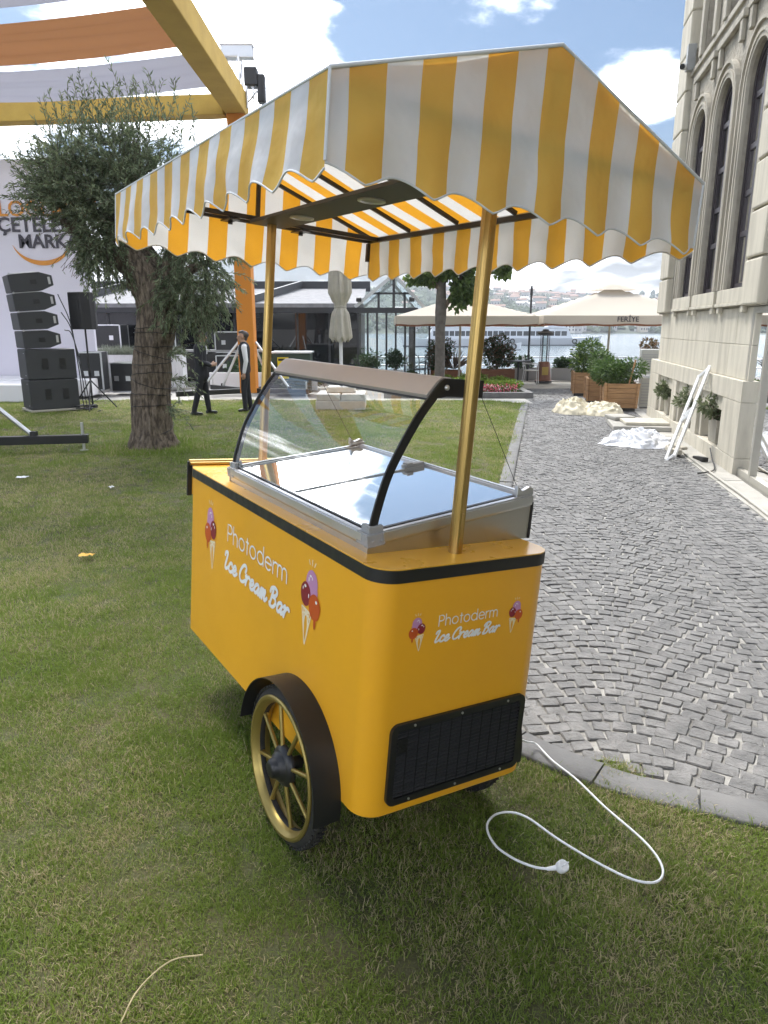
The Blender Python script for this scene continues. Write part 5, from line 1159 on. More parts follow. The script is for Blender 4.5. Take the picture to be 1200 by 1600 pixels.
# ------------------------------------------------------------------ willow
M['bark'] = mat('willow_bark', (.085, .064, .046), .92, col2=(.27, .215, .16), ns=11, nd=9, nrange=(.40, .62), stretch=(2.4, 2.4, .5), bump=(18, 1.0, .08))
wt = empty('willow_tree', (-3.37, 10.4, 0), 0, 'thick-trunked willow tree wrapped in wires left of the cart', 'tree')
def bark_tube(path, rad, n=40, rough=.06, seed=0):
    P = catmull(path, 9); k = len(P); rr = np.interp(np.linspace(0, 1, k), np.linspace(0, 1, len(rad)), rad); b = MB(); b.tube(P, list(rr), n)
    out = []
    for i in range(k):
        c = P[i]
        for j in range(n):
            v = Vector(b.v[i * n + j]); d = v - c; a = 2 * math.pi * j / n
            q = 1 + rough * (1.3 * mnoise.noise((math.cos(a) * 3 + seed, math.sin(a) * 3, c.z * 1.6)) + 1.2 * abs(mnoise.noise((math.cos(a) * 7, math.sin(a) * 7 + seed, c.z * 2.2))) + .7 * mnoise.noise((math.cos(a) * 14, math.sin(a) * 14, c.z * 9)))
            out.append(tuple(c + d * q))
    b.v[:k * n] = out; return b
tb = bark_tube([(.0, 0, -.08), (.0, 0, .25), (.03, 0, .8), (.10, 0, 1.4), (.20, 0, 1.95), (.12, 0, 2.35), (-.12, .05, 2.75), (-.42, .1, 3.15)], [.42, .285, .245, .235, .255, .28, .21, .12], 72, .12)
tb.build('trunk', M['bark'], wt, smooth=80)
for (pth, rad) in (([(.2, 0, 2.0), (.42, .05, 2.5), (.62, .1, 3.1), (.6, .1, 3.7)], [.2, .16, .1, .05]), ([(-.1, 0, 2.5), (-.5, -.1, 2.75), (-.95, -.1, 3.1)], [.15, .1, .05]), ([(-.1, .05, 2.7), (0, 0, 3.3), (.1, 0, 4.0)], [.14, .09, .04]), ([(.3, 0, 2.2), (.7, -.1, 2.45), (1.05, -.1, 2.6)], [.12, .07, .03])):
    bark_tube(pth, rad, 16, .06, 3).build('limb', M['bark'], wt, smooth=80)
b = MB()
for z0 in (.28, .62, .78, .95, 1.06, 1.22, 1.34, 1.45, 1.62, 1.72):
    tl = random.uniform(-.10, .10); cx = np.interp(z0, [0, .8, 1.4, 1.95], [0, .03, .10, .20]); r_ = np.interp(z0, [0, .25, .8, 1.4, 2], [.33, .30, .28, .27, .29])
    b.tube([(cx + r_ * math.cos(a), r_ * math.sin(a), z0 + tl * math.cos(a + z0 * 7) + random.uniform(-.008, .008)) for a in np.linspace(0, 2 * math.pi, 30)[:-1]], .005, 5, closed=True)
b.build('wire', M['black'], wt)
# foliage: sprays of narrow leaves along fine shoots
pos = []; dr = []; tw_ = MB()
def spray(c, d, L, n, droop):
    p = Vector(c); d = Vector(d).normalized(); pts = [tuple(p)]
    for i in range(n):
        p = p + d * (L / n); d = (d + Vector((random.gauss(0, .06), random.gauss(0, .06), -droop / n + random.gauss(0, .04)))).normalized(); pts.append(tuple(p))
        for _ in range(2):
            s_ = Vector((random.gauss(0, 1), random.gauss(0, 1), random.gauss(0, 1))).normalized(); pos.append(tuple(p)); dr.append(tuple(d * .9 + s_ * .75 + Vector((0, 0, -.25 * droop))))
    tw_.tube(pts[::3] + [pts[-1]], .0028, 4, cap=False)
lobes = [((-.42, 0, 3.46), (.95, .90, .72), 600, .2), ((-.85, -.1, 3.46), (.58, .6, .48), 330, .25), ((.20, 0, 3.38), (.85, .8, .75), 360, .2), ((-.12, 0, 3.88), (.70, .6, .45), 130, -.2), ((.80, -.15, 2.42), (.52, .45, .52), 230, .8), ((.66, -.3, 2.02), (.42, .3, .34), 120, .9), ((-.52, -.2, 2.78), (.30, .4, .24), 110, .8), ((-.35, -.25, 2.65), (.5, .3, .35), 110, .7), ((.95, -.1, 2.95), (.45, .45, .4), 110, .5)]
for (c, rd, n, dp) in lobes:
    for _ in range(n):
        v = Vector((random.gauss(0, 1), random.gauss(0, 1), random.gauss(0, 1))).normalized(); f = random.uniform(.35, .98); p = Vector(c) + Vector((v.x * rd[0], v.y * rd[1], v.z * rd[2])) * f
        spray(p, v * .45 + Vector((random.gauss(0, .55), random.gauss(0, .55), random.gauss(0, .4) + (.35 if dp < .5 else -.45))), random.uniform(.2, .42), random.randint(8, 13), dp)
for _ in range(60):      # long upright shoots on top
    a = random.uniform(-1.1, .8); spray((a, random.uniform(-.5, .5), 3.9 + .35 * math.cos(a * 1.4)), (random.gauss(0, .25), random.gauss(0, .2), 1), random.uniform(.35, .75), 13, .05)
for c in ((.33, -.25, .55), (.36, -.2, 1.0), (.38, -.25, 1.35)):
    for _ in range(7): spray(c, (random.uniform(.2, 1), random.uniform(-.8, .1), random.uniform(-.2, .6)), random.uniform(.25, .55), 9, .9)
pos = np.array(pos); dr = np.array(dr); keep = ~((pos[:, 0] < -.70) & (pos[:, 2] < 3.02 + .10 * RNG.normal(size=len(pos))) & (RNG.random(len(pos)) < .97)); pos, dr = pos[keep], dr[keep]
leaves_mesh('foliage', pos, dr, RNG.uniform(.05, .095, len(pos)), RNG.uniform(.014, .022, len(pos)), M['lf_willow'], wt)
tw_.build('twig', M['stem'], wt)['kind'] = 'stuff'

# ------------------------------------------------------------------ two men
def person(name, loc, rz, caps, mats, label, voxel=.0085):
    """caps: (a, b, ra, rb, material index[, flatten]) tapered capsules, fused into one skin"""
    b = MB()
    for c in caps:
        a, e, ra, rb = Vector(c[0]), Vector(c[1]), c[2], c[3]; k = 6; pts = []; rr = []
        d = (e - a); L = d.length; d = d.normalized() if L > 1e-6 else Vector((0, 0, 1))
        for i in range(5): t = i / 4; ang = math.pi / 2 * (1 - t); pts.append(a - d * ra * math.sin(ang)); rr.append(max(ra * math.cos(ang), .0005))
        for i in range(1, k): t = i / k; pts.append(a + (e - a) * t); rr.append(ra + (rb - ra) * t)
        for i in range(5): t = i / 4; ang = math.pi / 2 * t; pts.append(e + d * rb * math.sin(ang)); rr.append(max(rb * math.cos(ang), .0005))
        s0 = len(b.v); b.tube(pts, rr, 16)
        fl = c[5] if len(c) > 5 else None
        if fl:
            m_ = (a + e) / 2
            b.v[s0:] = [(m_.x + (x - m_.x) * fl[0], m_.y + (y - m_.y) * fl[1], z) for x, y, z in b.v[s0:]]
    o = b.build(name + '_src', mats[0]); md_ = o.modifiers.new('r', 'REMESH'); md_.mode = 'VOXEL'; md_.voxel_size = voxel
    sm_ = o.modifiers.new('s', 'SMOOTH'); sm_.iterations = 5; sm_.factor = .5
    dg = bpy.context.evaluated_depsgraph_get(); me = bpy.data.meshes.new_from_object(o.evaluated_get(dg)); bpy.data.objects.remove(o)
    me.materials.clear()
    for m_ in mats: me.materials.append(m_)
    n = len(me.polygons); ctr = np.empty(n * 3); me.polygons.foreach_get('center', ctr); ctr = ctr.reshape(-1, 3); best = np.full(n, 1e9); idx = np.zeros(n, np.int32)
    for c in caps:
        a, e = np.array(c[0], float), np.array(c[1], float); q = ctr.copy(); fl = c[5] if len(c) > 5 else None
        if fl: m_ = (a + e) / 2; q[:, 0] = m_[0] + (q[:, 0] - m_[0]) / fl[0]; q[:, 1] = m_[1] + (q[:, 1] - m_[1]) / fl[1]
        ab = e - a; t = np.clip(((q - a) @ ab) / max(ab @ ab, 1e-9), 0, 1); dd = np.linalg.norm(q - (a + t[:, None] * ab), axis=1) - (c[2] + (c[3] - c[2]) * t)
        dd = dd + (c[6] if len(c) > 6 else 0); u = dd < best; best[u] = dd[u]; idx[u] = c[4]
    me.polygons.foreach_set('material_index', idx); me.polygons.foreach_set('use_smooth', [True] * n); me.update()
    p = bpy.data.objects.new(name, me); COL.objects.link(p); p.location = loc; p.rotation_euler = (0, 0, rz); tag(p, label, 'person', 'men standing on the lawn'); return p
M['skin'] = mat('skin', (.42, .25, .17), .5); M['hair'] = mat('greying_hair', (.06, .05, .045), .6); M['suit'] = mat('black_suit', (.012, .013, .018), .75); M['shirt'] = mat('white_shirt', (.72, .73, .76), .7); M['shoe'] = mat('black_shoe', (.01, .01, .01), .3)
def hand(side, w, down=(0, 0, -1), fwd=(-1, 0, 0), curl=.35, m=0):
    """palm, four fingers and thumb hanging from the wrist w"""
    w = Vector(w); d = Vector(down).normalized(); f = Vector(fwd).normalized(); lat = d.cross(f).normalized(); out = []
    palm = w + d * .075
    out.append((tuple(w), tuple(palm), .024, .028, m)); out.append((tuple(w + f * .012 + d * .02), tuple(palm + f * .024), .018, .017, m)); out.append((tuple(w - f * .012 + d * .02), tuple(palm - f * .022), .018, .016, m))
    for k, (o_, L) in enumerate(((.030, .065), (.010, .074), (-.010, .069), (-.030, .054))):
        b0 = palm + f * o_; inw = -lat * side; b1 = b0 + d * L * .55 + inw * L * curl * .35; b2 = b1 + d * L * .35 + inw * L * curl * .6
        out += [(tuple(b0), tuple(b1), .0095, .0088, m), (tuple(b1), tuple(b2), .0088, .0075, m)]
    t0 = w + d * .025 + f * .026; t1 = t0 + f * .026 + d * .028; t2 = t1 + d * .03 + f * .006; out += [(tuple(t0), tuple(t1), .011, .010, m), (tuple(t1), tuple(t2), .010, .008, m)]
    return out
# man in waistcoat: faces -x (left), arms hanging.  local frame: -x forward, y sideways
def head(c, m_skin, m_hair, f=-1):
    x, y, z = c; h = []
    h.append(((x, y, z + .035), (x + .012 * -f, y, z + .05), .083, .085, m_skin, (1.0, .86)))            # skull
    h.append(((x + f * .035, y, z - .045), (x + f * .030, y, z + .0), .048, .06, m_skin, (1, .9)))       # jaw
    h.append(((x + f * .052, y, z - .082), (x + f * .048, y, z - .07), .022, .03, m_skin))               # chin
    h.append(((x + f * .088, y, z + .018), (x + f * .104, y, z - .010), .011, .015, m_skin))             # nose
    h.append(((x + f * .083, y - .018, z - .042), (x + f * .083, y + .018, z - .042), .010, .010, m_skin))  # mouth
    for s_ in (-1, 1):
        h.append(((x + f * .080, y + s_ * .018, z + .032), (x + f * .076, y + s_ * .048, z + .030), .012, .012, m_hair if False else m_skin))   # brow
        h.append(((x - f * .002, y + s_ * .078, z + .022), (x - f * .008, y + s_ * .080, z - .022), .017, .011, m_skin, (1, .9)))                # ear
    h.append(((x - f * .015, y, z + .085), (x - f * .055, y, z + .055), .064, .072, m_hair, (1.1, 1.08))); h.append(((x - f * .07, y, z + .03), (x - f * .065, y, z - .03), .045, .035, m_hair, (1, 1.25)))
    h.append(((x + f * .045, y, z + .105), (x - f * .01, y, z + .118), .030, .034, m_hair, (1, 1.9)))
    return h
SK, SH, SU, HA, SO = 0, 1, 2, 3, 4
caps = []
for s_ in (-1, 1):
    hx = .02 * s_; caps += [((0, s_ * .085, .84), (-.01 + .03 * s_, s_ * .10, .46), .088, .064, SU), ((-.01 + .03 * s_, s_ * .10, .46), (.02 + .05 * s_, s_ * .105, .10), .062, .050, SU)]
    caps += [((.04 + .05 * s_, s_ * .105, .045), (-.10 + .05 * s_, s_ * .125, .030), .040, .034, SO, (1, .95))]
caps += [((0, 0, .86), (0, 0, .98), .135, .130, SU, (.82, 1.12)), ((0, 0, .98), (-.005, 0, 1.27), .132, .150, SU, (.80, 1.14), -.004), ((0, -.10, 1.315), (0, .10, 1.315), .070, .070, SH), ((-.005, -.06, 1.28), (-.005, .06, 1.28), .088, .088, SU, None, -.004)]
caps += [((-.098, 0, 1.33), (-.118, 0, 1.18), .030, .016, SH, None, -.004), ((-.085, -.03, 1.352), (-.085, .03, 1.352), .017, .017, SU, None, -.006)]
for s_ in (-1, 1):
    caps += [((0, s_ * .165, 1.305), (.03, s_ * .215, 1.04), .058, .047, SH), ((.03, s_ * .215, 1.04), (-.015, s_ * .225, .82), .046, .036, SH)]; caps += hand(s_, (-.02, s_ * .226, .805), (-.10, 0, -1), (-1, 0, -.1))
caps += [((0, 0, 1.34), (-.015, 0, 1.42), .058, .056, SK), ((-.002, 0, 1.345), (-.004, 0, 1.375), .064, .063, SH)]
caps += head((-.03, 0, 1.50), SK, HA)
person('person', (-2.86, 15.05, .0), R(8), caps, [M['skin'], M['shirt'], M['suit'], M['hair'], M['shoe']], 'man in black waistcoat and bow tie standing by the orange tower')
# man in dark suit: faces the waistcoat man, legs apart, hands in front
caps = []
for s_, fx in ((-1, -.16), (1, .12)):
    caps += [((0, s_ * .085, .84), (fx * .5, s_ * .105, .46), .090, .066, SU), ((fx * .5, s_ * .105, .46), (fx - .02, s_ * .115, .10), .064, .050, SU), ((fx - .05, s_ * .115, .045), (fx + .12, s_ * .14, .03), .041, .034, SO, (1, .95))]
caps += [((0, 0, .78), (0, 0, .95), .155, .140, SU, (.90, 1.15)), ((0, 0, .95), (0, 0, 1.28), .140, .155, SU, (.82, 1.14)), ((0, -.12, 1.325), (0, .12, 1.325), .072, .072, SU), ((.105, 0, 1.33), (.125, 0, 1.20), .026, .014, SH, None, -.004)]
for s_ in (-1, 1): caps += [((0, s_ * .18, 1.31), (-.01, s_ * .235, 1.06), .064, .054, SU), ((-.01, s_ * .235, 1.06), (.17, s_ * .13, .98), .052, .040, SU)]; caps += hand(s_, (.19, s_ * .12, .985), (.7, -s_ * .6, .1), (0, 0, 1))
caps += [((0, 0, 1.35), (.015, 0, 1.43), .058, .056, SK), ((.002, 0, 1.35), (.004, 0, 1.38), .065, .064, SH)]
caps += head((.03, 0, 1.51), SK, HA, 1)
person('person', (-3.62, 14.45, .0), R(12), caps, [M['skin'], M['shirt'], M['suit'], M['hair'], M['shoe']], 'man in dark suit, his head behind the willow leaves')

# litter on the lawn
def scrap(loc, sx, sy, m, label, cat, sd_):
    b = MB(); b.grid(6, 6, lambda u, v: ((u - .5) * sx, (v - .5) * sy, .012 + .018 * mnoise.noise((u * 3 + sd_, v * 3, sd_)))); tag(b.build(cat.replace(' ', '_'), m, smooth=80, loc=loc), label, cat)
scrap((-4.18, 8.12, .025), .12, .09, M['plastic'], 'white paper scrap on the lawn near the left edge', 'paper scrap', 1); scrap((-2.96, 7.6, .025), .06, .05, M['plastic'], 'tiny white scrap on the lawn below the willow', 'litter scrap', 4)
scrap((-2.26, 5.19, .03), .11, .06, mat('dry_yellow', (.62, .36, .05), .7), 'crumpled yellow leaf lying on the lawn left of the cart', 'leaf', 7)
b = MB(); b.tube(catmull([(-.66, 1.42, .03), (-.64, 1.50, .045), (-.58, 1.58, .05), (-.50, 1.61, .04)], 6), [.0022] * 19, 6); tag(b.build('dry_stalk', mat('straw', (.50, .42, .25), .7), smooth=60), 'long dry straw stalk lying on the grass in the foreground', 'stalk')
# ------------------------------------------------------------------ restaurant pavilion
M['char'] = mat('charcoal_metal', (.035, .037, .042), .5); M['roofing'] = mat('grey_shingle', (.26, .26, .27), .85, col2=(.20, .20, .21), ns=6, bump=(30, .4, .01)); M['interior'] = mat('dark_interior', (.02, .02, .022), .8)
M['rglass'] = glass_mat('pavilion_glass', boost=1.4, tint=(.80, .86, .86)); M['dglass'] = glass_mat('dark_pavilion_glass', boost=1.0, base=(.010, .011, .013))
rs = empty('restaurant', (-4.0, 24.0, 0), 0, 'dark flat-fronted restaurant with grey sloping roof behind the lawn', 'building')
def rp(mb, name, m, **k): return mb.build(name, m, rs, **k)
rp(MB().bx(-9, 3.25, .05, 5.0, -.05, 2.2), 'hall', M['interior']); rp(MB().bx(-9.2, 3.35, -.35, 0.04, 2.14, 2.42), 'eave', M['char'], bevel=.01)
b = MB(); b.add([(-9.2, -.4, 2.42), (3.35, -.4, 2.42), (3.35, 3.2, 3.05), (-9.2, 3.2, 3.05)], [(0, 1, 2, 3)]); b.add([(-9.2, -.4, 2.425), (3.35, -.4, 2.425), (3.35, -.4, 2.30), (-9.2, -.4, 2.30)], [(0, 1, 2, 3)]); rp(b, 'roof', M['roofing'])
rp(MB().bx(-9.4, 3.5, 3.2, 3.5, 2.95, 3.3), 'roof_parapet', M['char']); b = MB(); b.bar((-.25, -.5, 2.52), (1.0, 3.2, 3.2), .12, .22); rp(b, 'roof_beam', M['char']); b = MB(); b.bar((-6.0, -.5, 2.52), (-5.2, 3.2, 3.2), .12, .22); rp(b, 'roof_beam', M['char'])
for x in np.arange(-9, 3.2, 1.02): rp(MB().bx(x - .03, x + .03, -.02, .045, -.05, 2.14), 'mullion', M['char'])
for x in np.arange(-9, 2.3, 1.02): rp(MB().add([(x + .03, .02, -.05), (x + .99, .02, -.05), (x + .99, .02, 2.14), (x + .03, .02, 2.14)], [(0, 1, 2, 3)]), 'pane', M['dglass'])
rp(MB().bx(-9, 3.3, 3.55, 3.6, 2.2, 3.0).bx(2.2, 3.3, -.02, .03, 2.4, 2.43), 'fascia', M['char'])
# glass gable pavilion
gpv = empty('glass_pavilion', (.15, 23.0, 0), 0, 'dark-framed glass pavilion with a glazed gable left of the parasols', 'building')
def gp_(mb, name, m, **k): return mb.build(name, m, gpv, **k)
x0, x1, yb_, zr, ze = -.95, .80, 4.4, 3.25, 2.12
for x in np.linspace(x0, x1, 7): gp_(MB().bx(x - .03, x + .03, -.03, .03, -.05, ze), 'mullion', M['char'])
for y in np.linspace(.8, yb_, 5): gp_(MB().bx(x1 - .03, x1 + .03, y - .03, y + .03, -.05, ze), 'mullion', M['char']); gp_(MB().bx(x0 - .03, x0 + .03, y - .03, y + .03, -.05, ze), 'mullion', M['char'])
gp_(MB().bx(x0 - .1, x1 + .1, -.06, .06, ze, ze + .16).bx(x1 - .06, x1 + .06, .06, yb_, ze, ze + .16).bx(x0 - .06, x0 + .06, .06, yb_, ze, ze + .16), 'ring_beam', M['char'])
xm = .15
for y in (0, yb_):
    b = MB(); b.bar((x0 - .1, y, ze + .18), (xm, y, zr), .09, .10); b.bar((x1 + .35, y, ze + .10), (xm, y, zr), .09, .10); gp_(b, 'gable_rafter', M['alu'])
b = MB(); b.bar((xm, 0, zr), (xm, yb_, zr), .08, .08); gp_(b, 'ridge', M['alu'])
gp_(MB().bx(xm - .04, xm + .04, -.04, .04, ze + .16, zr - .05).bx(x0 + .4, x1 - .1, -.03, .03, ze + .55, ze + .61).bx(.45, .52, -.03, .03, ze + .16, ze + .62).bx(-.35, -.28, -.03, .03, ze + .16, ze + .62), 'gable_mullion', M['char'])
gp_(MB().add([(x0, -.01, ze + .17), (x1 + .2, -.01, ze + .17), (xm, -.01, zr - .05)], [(0, 1, 2)]), 'gable_pane', M['rglass'])
gp_(MB().add([(x0 - .1, 0, ze + .16), (xm, 0, zr), (xm, yb_, zr), (x0 - .1, yb_, ze + .16)], [(0, 1, 2, 3)]), 'roof_pane', M['rglass']); gp_(MB().add([(x1 + .3, 0, ze + .12), (xm, 0, zr), (xm, yb_, zr), (x1 + .3, yb_, ze + .12)], [(0, 1, 2, 3)]), 'roof_pane', M['rglass'])
xs_ = np.linspace(x0, x1, 7)
for a, b_ in zip(xs_[:-1], xs_[1:]): gp_(MB().add([(a + .03, 0, -.05), (b_ - .03, 0, -.05), (b_ - .03, 0, ze), (a + .03, 0, ze)], [(0, 1, 2, 3)]), 'pane', M['rglass'])
gp_(MB().bx(x0, x1, 0.1, yb_, -.06, -.02), 'floor', M['deck'])
for (x, lab) in ((-.02, 'small black floodlight on the left of the glass gable'), (.70, 'small black floodlight on the right of the glass gable')):
    t = empty('floodlight', (.15 + x - .9 * (x < .3), 22.86, 2.52), 0, lab, 'floodlight'); MB().box((0, 0, 0), (.16, .10, .12), Euler((.4, 0, 0))).bx(-.02, .02, 0, .10, -.02, .02).build('housing', M['black'], t, bevel=.01)
# clipped shrubs along the pavilion
for k, (x, y, r_, h, lab) in enumerate(((-.45, 21.9, .52, .55, 'round dark box shrub in the white pot before the glass pavilion'), (.35, 22.4, .34, .55, 'second dark box shrub right of the round one'), (.82, 22.6, .30, .32, 'low dark shrub at the pavilion corner'), (-2.1, 21.0, .55, .36, 'low wide dark shrub behind the green cabinet'), (-1.2, 21.6, .3, .4, 'small dark shrub beside the closed parasol'))):
    z = .42 if k in (0, 1) else .0
    shrub('box_shrub', (x, y, z), r_, r_, h * .6, 1700, .06, .035, M['lf_dark'], lab, group='clipped shrubs by the pavilion', lumps=14)
    if z:
        t = empty('shrub_pot', (x, y, -.05), 0, ('tapered white pot under the round box shrub' if k == 0 else 'tapered white pot under the second box shrub'), 'plant pot'); MB().lathe([(.16, 0), (.25, .46), (.23, .47), (.22, .42), (0, .42)], 20).build('pot', M['stage_white'], t, smooth=40)

# closed parasol on its block base
cpz = empty('closed_parasol', (-.92, 15.7, 0), 0, 'tied-up cream parasol on a heavy block base behind the glass case', 'parasol')
def folded(u, v):
    a = 2 * math.pi * u; z = 1.44 + 1.75 * v
    r_ = np.interp(v, [0, .03, .10, .30, .38, .42, .55, .8, 1], [.20, .215, .205, .165, .115, .125, .215, .20, .04]); r_ *= 1 + .16 * math.sin(a * 8 + 1.5 * v) * (1 if .05 < abs(v - .38) else .3) + .05 * math.sin(a * 17 + 4 * v)
    zz = z + (.05 * math.sin(a * 8) if v < .02 else 0); return (r_ * math.cos(a), r_ * math.sin(a), zz)
b = MB(); b.grid(96, 40, folded); b.build('folded_cloth', mat('cream_canvas', (.50, .47, .40), .85, col2=(.42, .39, .33), ns=5), cpz, smooth=70)
MB().tube([(.125 * math.cos(a), .125 * math.sin(a), 1.44 + 1.75 * .385) for a in np.linspace(0, 6.283, 20)[:-1]], .012, 6, closed=True).build('tie', M['frame_beige'], cpz); MB().tube([(0, 0, .3), (0, 0, 3.1)], .035, 12).build('pole', M['stage_white'], cpz, smooth=40)
M['block'] = mat('painted_block', (.62, .61, .58), .8, col2=(.5, .49, .46), ns=5, bump=(40, .4, .006))
for (x, y, z, sx, sy, sz) in ((0, 0, .10, 1.05, 1.0, .2), (-.26, 0, .27, .5, .95, .13), (.27, 0, .27, .5, .95, .13), (0, .1, .40, .6, .5, .12)): MB().box((x, y, z), (sx, sy, sz)).build('block', M['block'], cpz, bevel=.015)

# ------------------------------------------------------------------ linden tree
ln = empty('linden_tree', (1.49, 19.5, -.08), 0, 'slim broad-leaved tree standing behind the glass case', 'tree')
bark_tube([(0, 0, 0), (.0, 0, .8), (-.01, 0, 1.7), (.0, 0, 2.15), (.0, 0, 2.8), (.02, 0, 3.6), (.05, 0, 4.6)], [.15, .13, .125, .15, .115, .10, .05], 24, .05, 2).build('trunk', mat('smooth_bark', (.085, .075, .065), .85, col2=(.14, .125, .11), ns=7, bump=(25, .6, .015)), ln, smooth=80)
for pth in ([(0, 0, 2.1), (.25, -.05, 2.55), (.55, -.1, 3.1), (1.0, 0, 3.6)], [(0, 0, 2.7), (-.4, -.1, 3.1), (-.8, 0, 3.6)], [(0, 0, 3.1), (.6, .1, 3.6), (1.2, 0, 3.9)], [(.02, 0, 3.4), (-.2, -.3, 4.0), (-.4, -.4, 4.5)]): bark_tube(pth, [.07, .055, .035, .02], 12, .05).build('limb', M['bark'], ln, smooth=80)
P_ = []; D_ = []
for (c, rx, ry, rz, n) in (((.2, 0, 3.55), 1.05, .9, .65, 2300), ((.75, -.1, 2.75), .55, .5, .42, 900), ((-.35, 0, 3.1), .55, .5, .35, 600), ((.1, 0, 4.4), .9, .8, .7, 1300), ((1.55, 0, 3.35), .38, .4, .35, 260), ((.45, -.2, 2.45), .3, .3, .28, 220)):
    p, d = blob_points(n, c, rx, ry, rz, shell=.35, lumps=8); P_.append(p); D_.append(d * np.array([1, 1, .6]) + np.array([0, 0, -.8]))
P_ = np.vstack(P_); leaves_mesh('foliage', P_, np.vstack(D_), RNG.uniform(.11, .19, len(P_)), RNG.uniform(.10, .16, len(P_)), M['lf_linden'], ln)

# ------------------------------------------------------------------ flower bed
bed = MB().bx(.0, 3.75, 18.75, 21.3, -.2, .03).build('flower_bed', M['soil']); tag(bed, kind='structure')
for k in range(6):
    MB().bx(.0 + k * .64, .0 + (k + 1) * .64 - .006, 18.56, 18.74, -.2, .075).build('border_stone', M['kerb'], bed, bevel=.008)
for k in range(4): MB().bx(3.66, 3.85, 18.75 + k * .64, 18.75 + (k + 1) * .64 - .006, -.2, .075).build('border_stone', M['kerb'], bed, bevel=.008)
spots = [(3.35, 19.4, .42, .30), (2.75, 19.6, .45, .28), (2.1, 19.7, .45, .27), (1.4, 19.8, .4, .25), (.7, 19.8, .4, .25), (3.3, 20.4, .45, .34), (2.5, 20.6, .5, .34), (1.6, 20.6, .5, .33)]
adj = ['rightmost front', 'second front', 'third front', 'fourth front', 'leftmost front', 'right back', 'middle back', 'left back']
for (x, y, r_, h), a in zip(spots, adj): shrub('bed_shrub', (x, y, .02), r_, r_, h * .62, 1300, .075, .04, M['lf_bright'], f'bright green mounded shrub, {a} in the flower bed', group='shrubs in the flower bed', lumps=12)
n = 900; p = np.column_stack([RNG.uniform(1.2, 3.5, n), RNG.uniform(18.85, 19.15, n), RNG.uniform(.05, .24, n)]); leaves_mesh('pink_flowers', p, RNG.normal(size=(n, 3)) + np.array([0, -.5, .6]), .055, .045, [M['petal'], M['lf_mid'], M['petal_w']], midx=RNG.choice([0, 1, 2], n, p=[.55, .35, .10])); tag(bpy.data.objects['pink_flowers'], 'row of pink and white bedding flowers along the bed edge', 'flowers', kind='stuff')

# ------------------------------------------------------------------ parasols
def canvas(name, c, tr=.25):
    m = thin_cloth(name, c, tr); return m
M['taupe'] = canvas('taupe_canvas', (.60, .545, .47)); M['rust'] = canvas('rust_valance', (.26, .12, .075), .3)
def parasol(loc, half, ze_, zp, rz, label, text=None, dep=None):
    t = empty('parasol', loc, rz, label, 'parasol', 'open taupe parasols on the terrace'); dep = dep or half
    b = MB(); b.grid(24, 24, lambda u, v: ((u - .5) * 2 * half, (v - .5) * 2 * dep, ze_ + (zp - ze_) * (1 - max(abs(u - .5), abs(v - .5)) * 2) - .05 * math.sin(math.pi * max(abs(u - .5), abs(v - .5)) * 2) * (1 - (min(abs(u - .5), abs(v - .5)) / max(abs(u - .5), abs(v - .5), 1e-6)) ** 3))); b.build('canopy', M['taupe'], t, smooth=50)
    b = MB(); q = .26; b.grid(8, 8, lambda u, v: ((u - .5) * 2 * half * q, (v - .5) * 2 * dep * q, zp - .10 + .24 * (1 - max(abs(u - .5), abs(v - .5)) * 2))); b.build('vent_cap', M['taupe'], t, smooth=40)
    for (ax, s_) in (('x', -1), ('x', 1), ('y', -1), ('y', 1)):
        def vf(u, v, ax=ax, s_=s_):
            L = half if ax == 'y' else dep; p = (u - .5) * 2 * L; dr = -.22 * v - .03 * math.sin(u * math.pi * 4) ** 2 * v; o_ = s_ * ((dep if ax == 'y' else half) + .01 + .02 * math.sin(u * 11) * v)
            return (p, o_, ze_ + dr) if ax == 'y' else (o_, p, ze_ + dr)
        b = MB(); b.grid(20, 5, vf); b.build('valance', M['taupe'], t, smooth=60)
        b = MB(); b.grid(20, 2, lambda u, v: (lambda P: (P[0] * .985, P[1] * .985, P[2] - .05))(vf(u, .78 + .22 * v))); b.build('valance_lining', M['rust'], t, smooth=60)
    MB().tube([(0, 0, -ze_ * 0 + .0), (0, 0, zp)], .035, 12).build('pole', M['frame_beige'], t, smooth=40)
    for sx in (-1, 1):
        for sy in (-1, 1): MB().tube([(0, 0, zp - .1), (sx * half * .96, sy * dep * .96, ze_ + .02)], .012, 6).build('rib', M['frame_beige'], t)
    MB().box((0, 0, .05), (.6, .6, .1)).build('base_plate', M['char'], t, bevel=.01)
    if text: txt(text, -.07, ze_ - .17, .2, M['dark_txt'], t, y=-dep - .035, align='CENTER', font_off=.002)
    return t
parasol((2.36, 22.9, -.05), 2.02, 2.06, 2.66, 0, 'taupe parasol spread behind the slim tree', dep=1.9); parasol((6.95, 22.8, -.05), 2.45, 2.07, 2.93, 0, 'taupe parasol with dark script lettering by the stone building', 'FERİYE', dep=1.85)
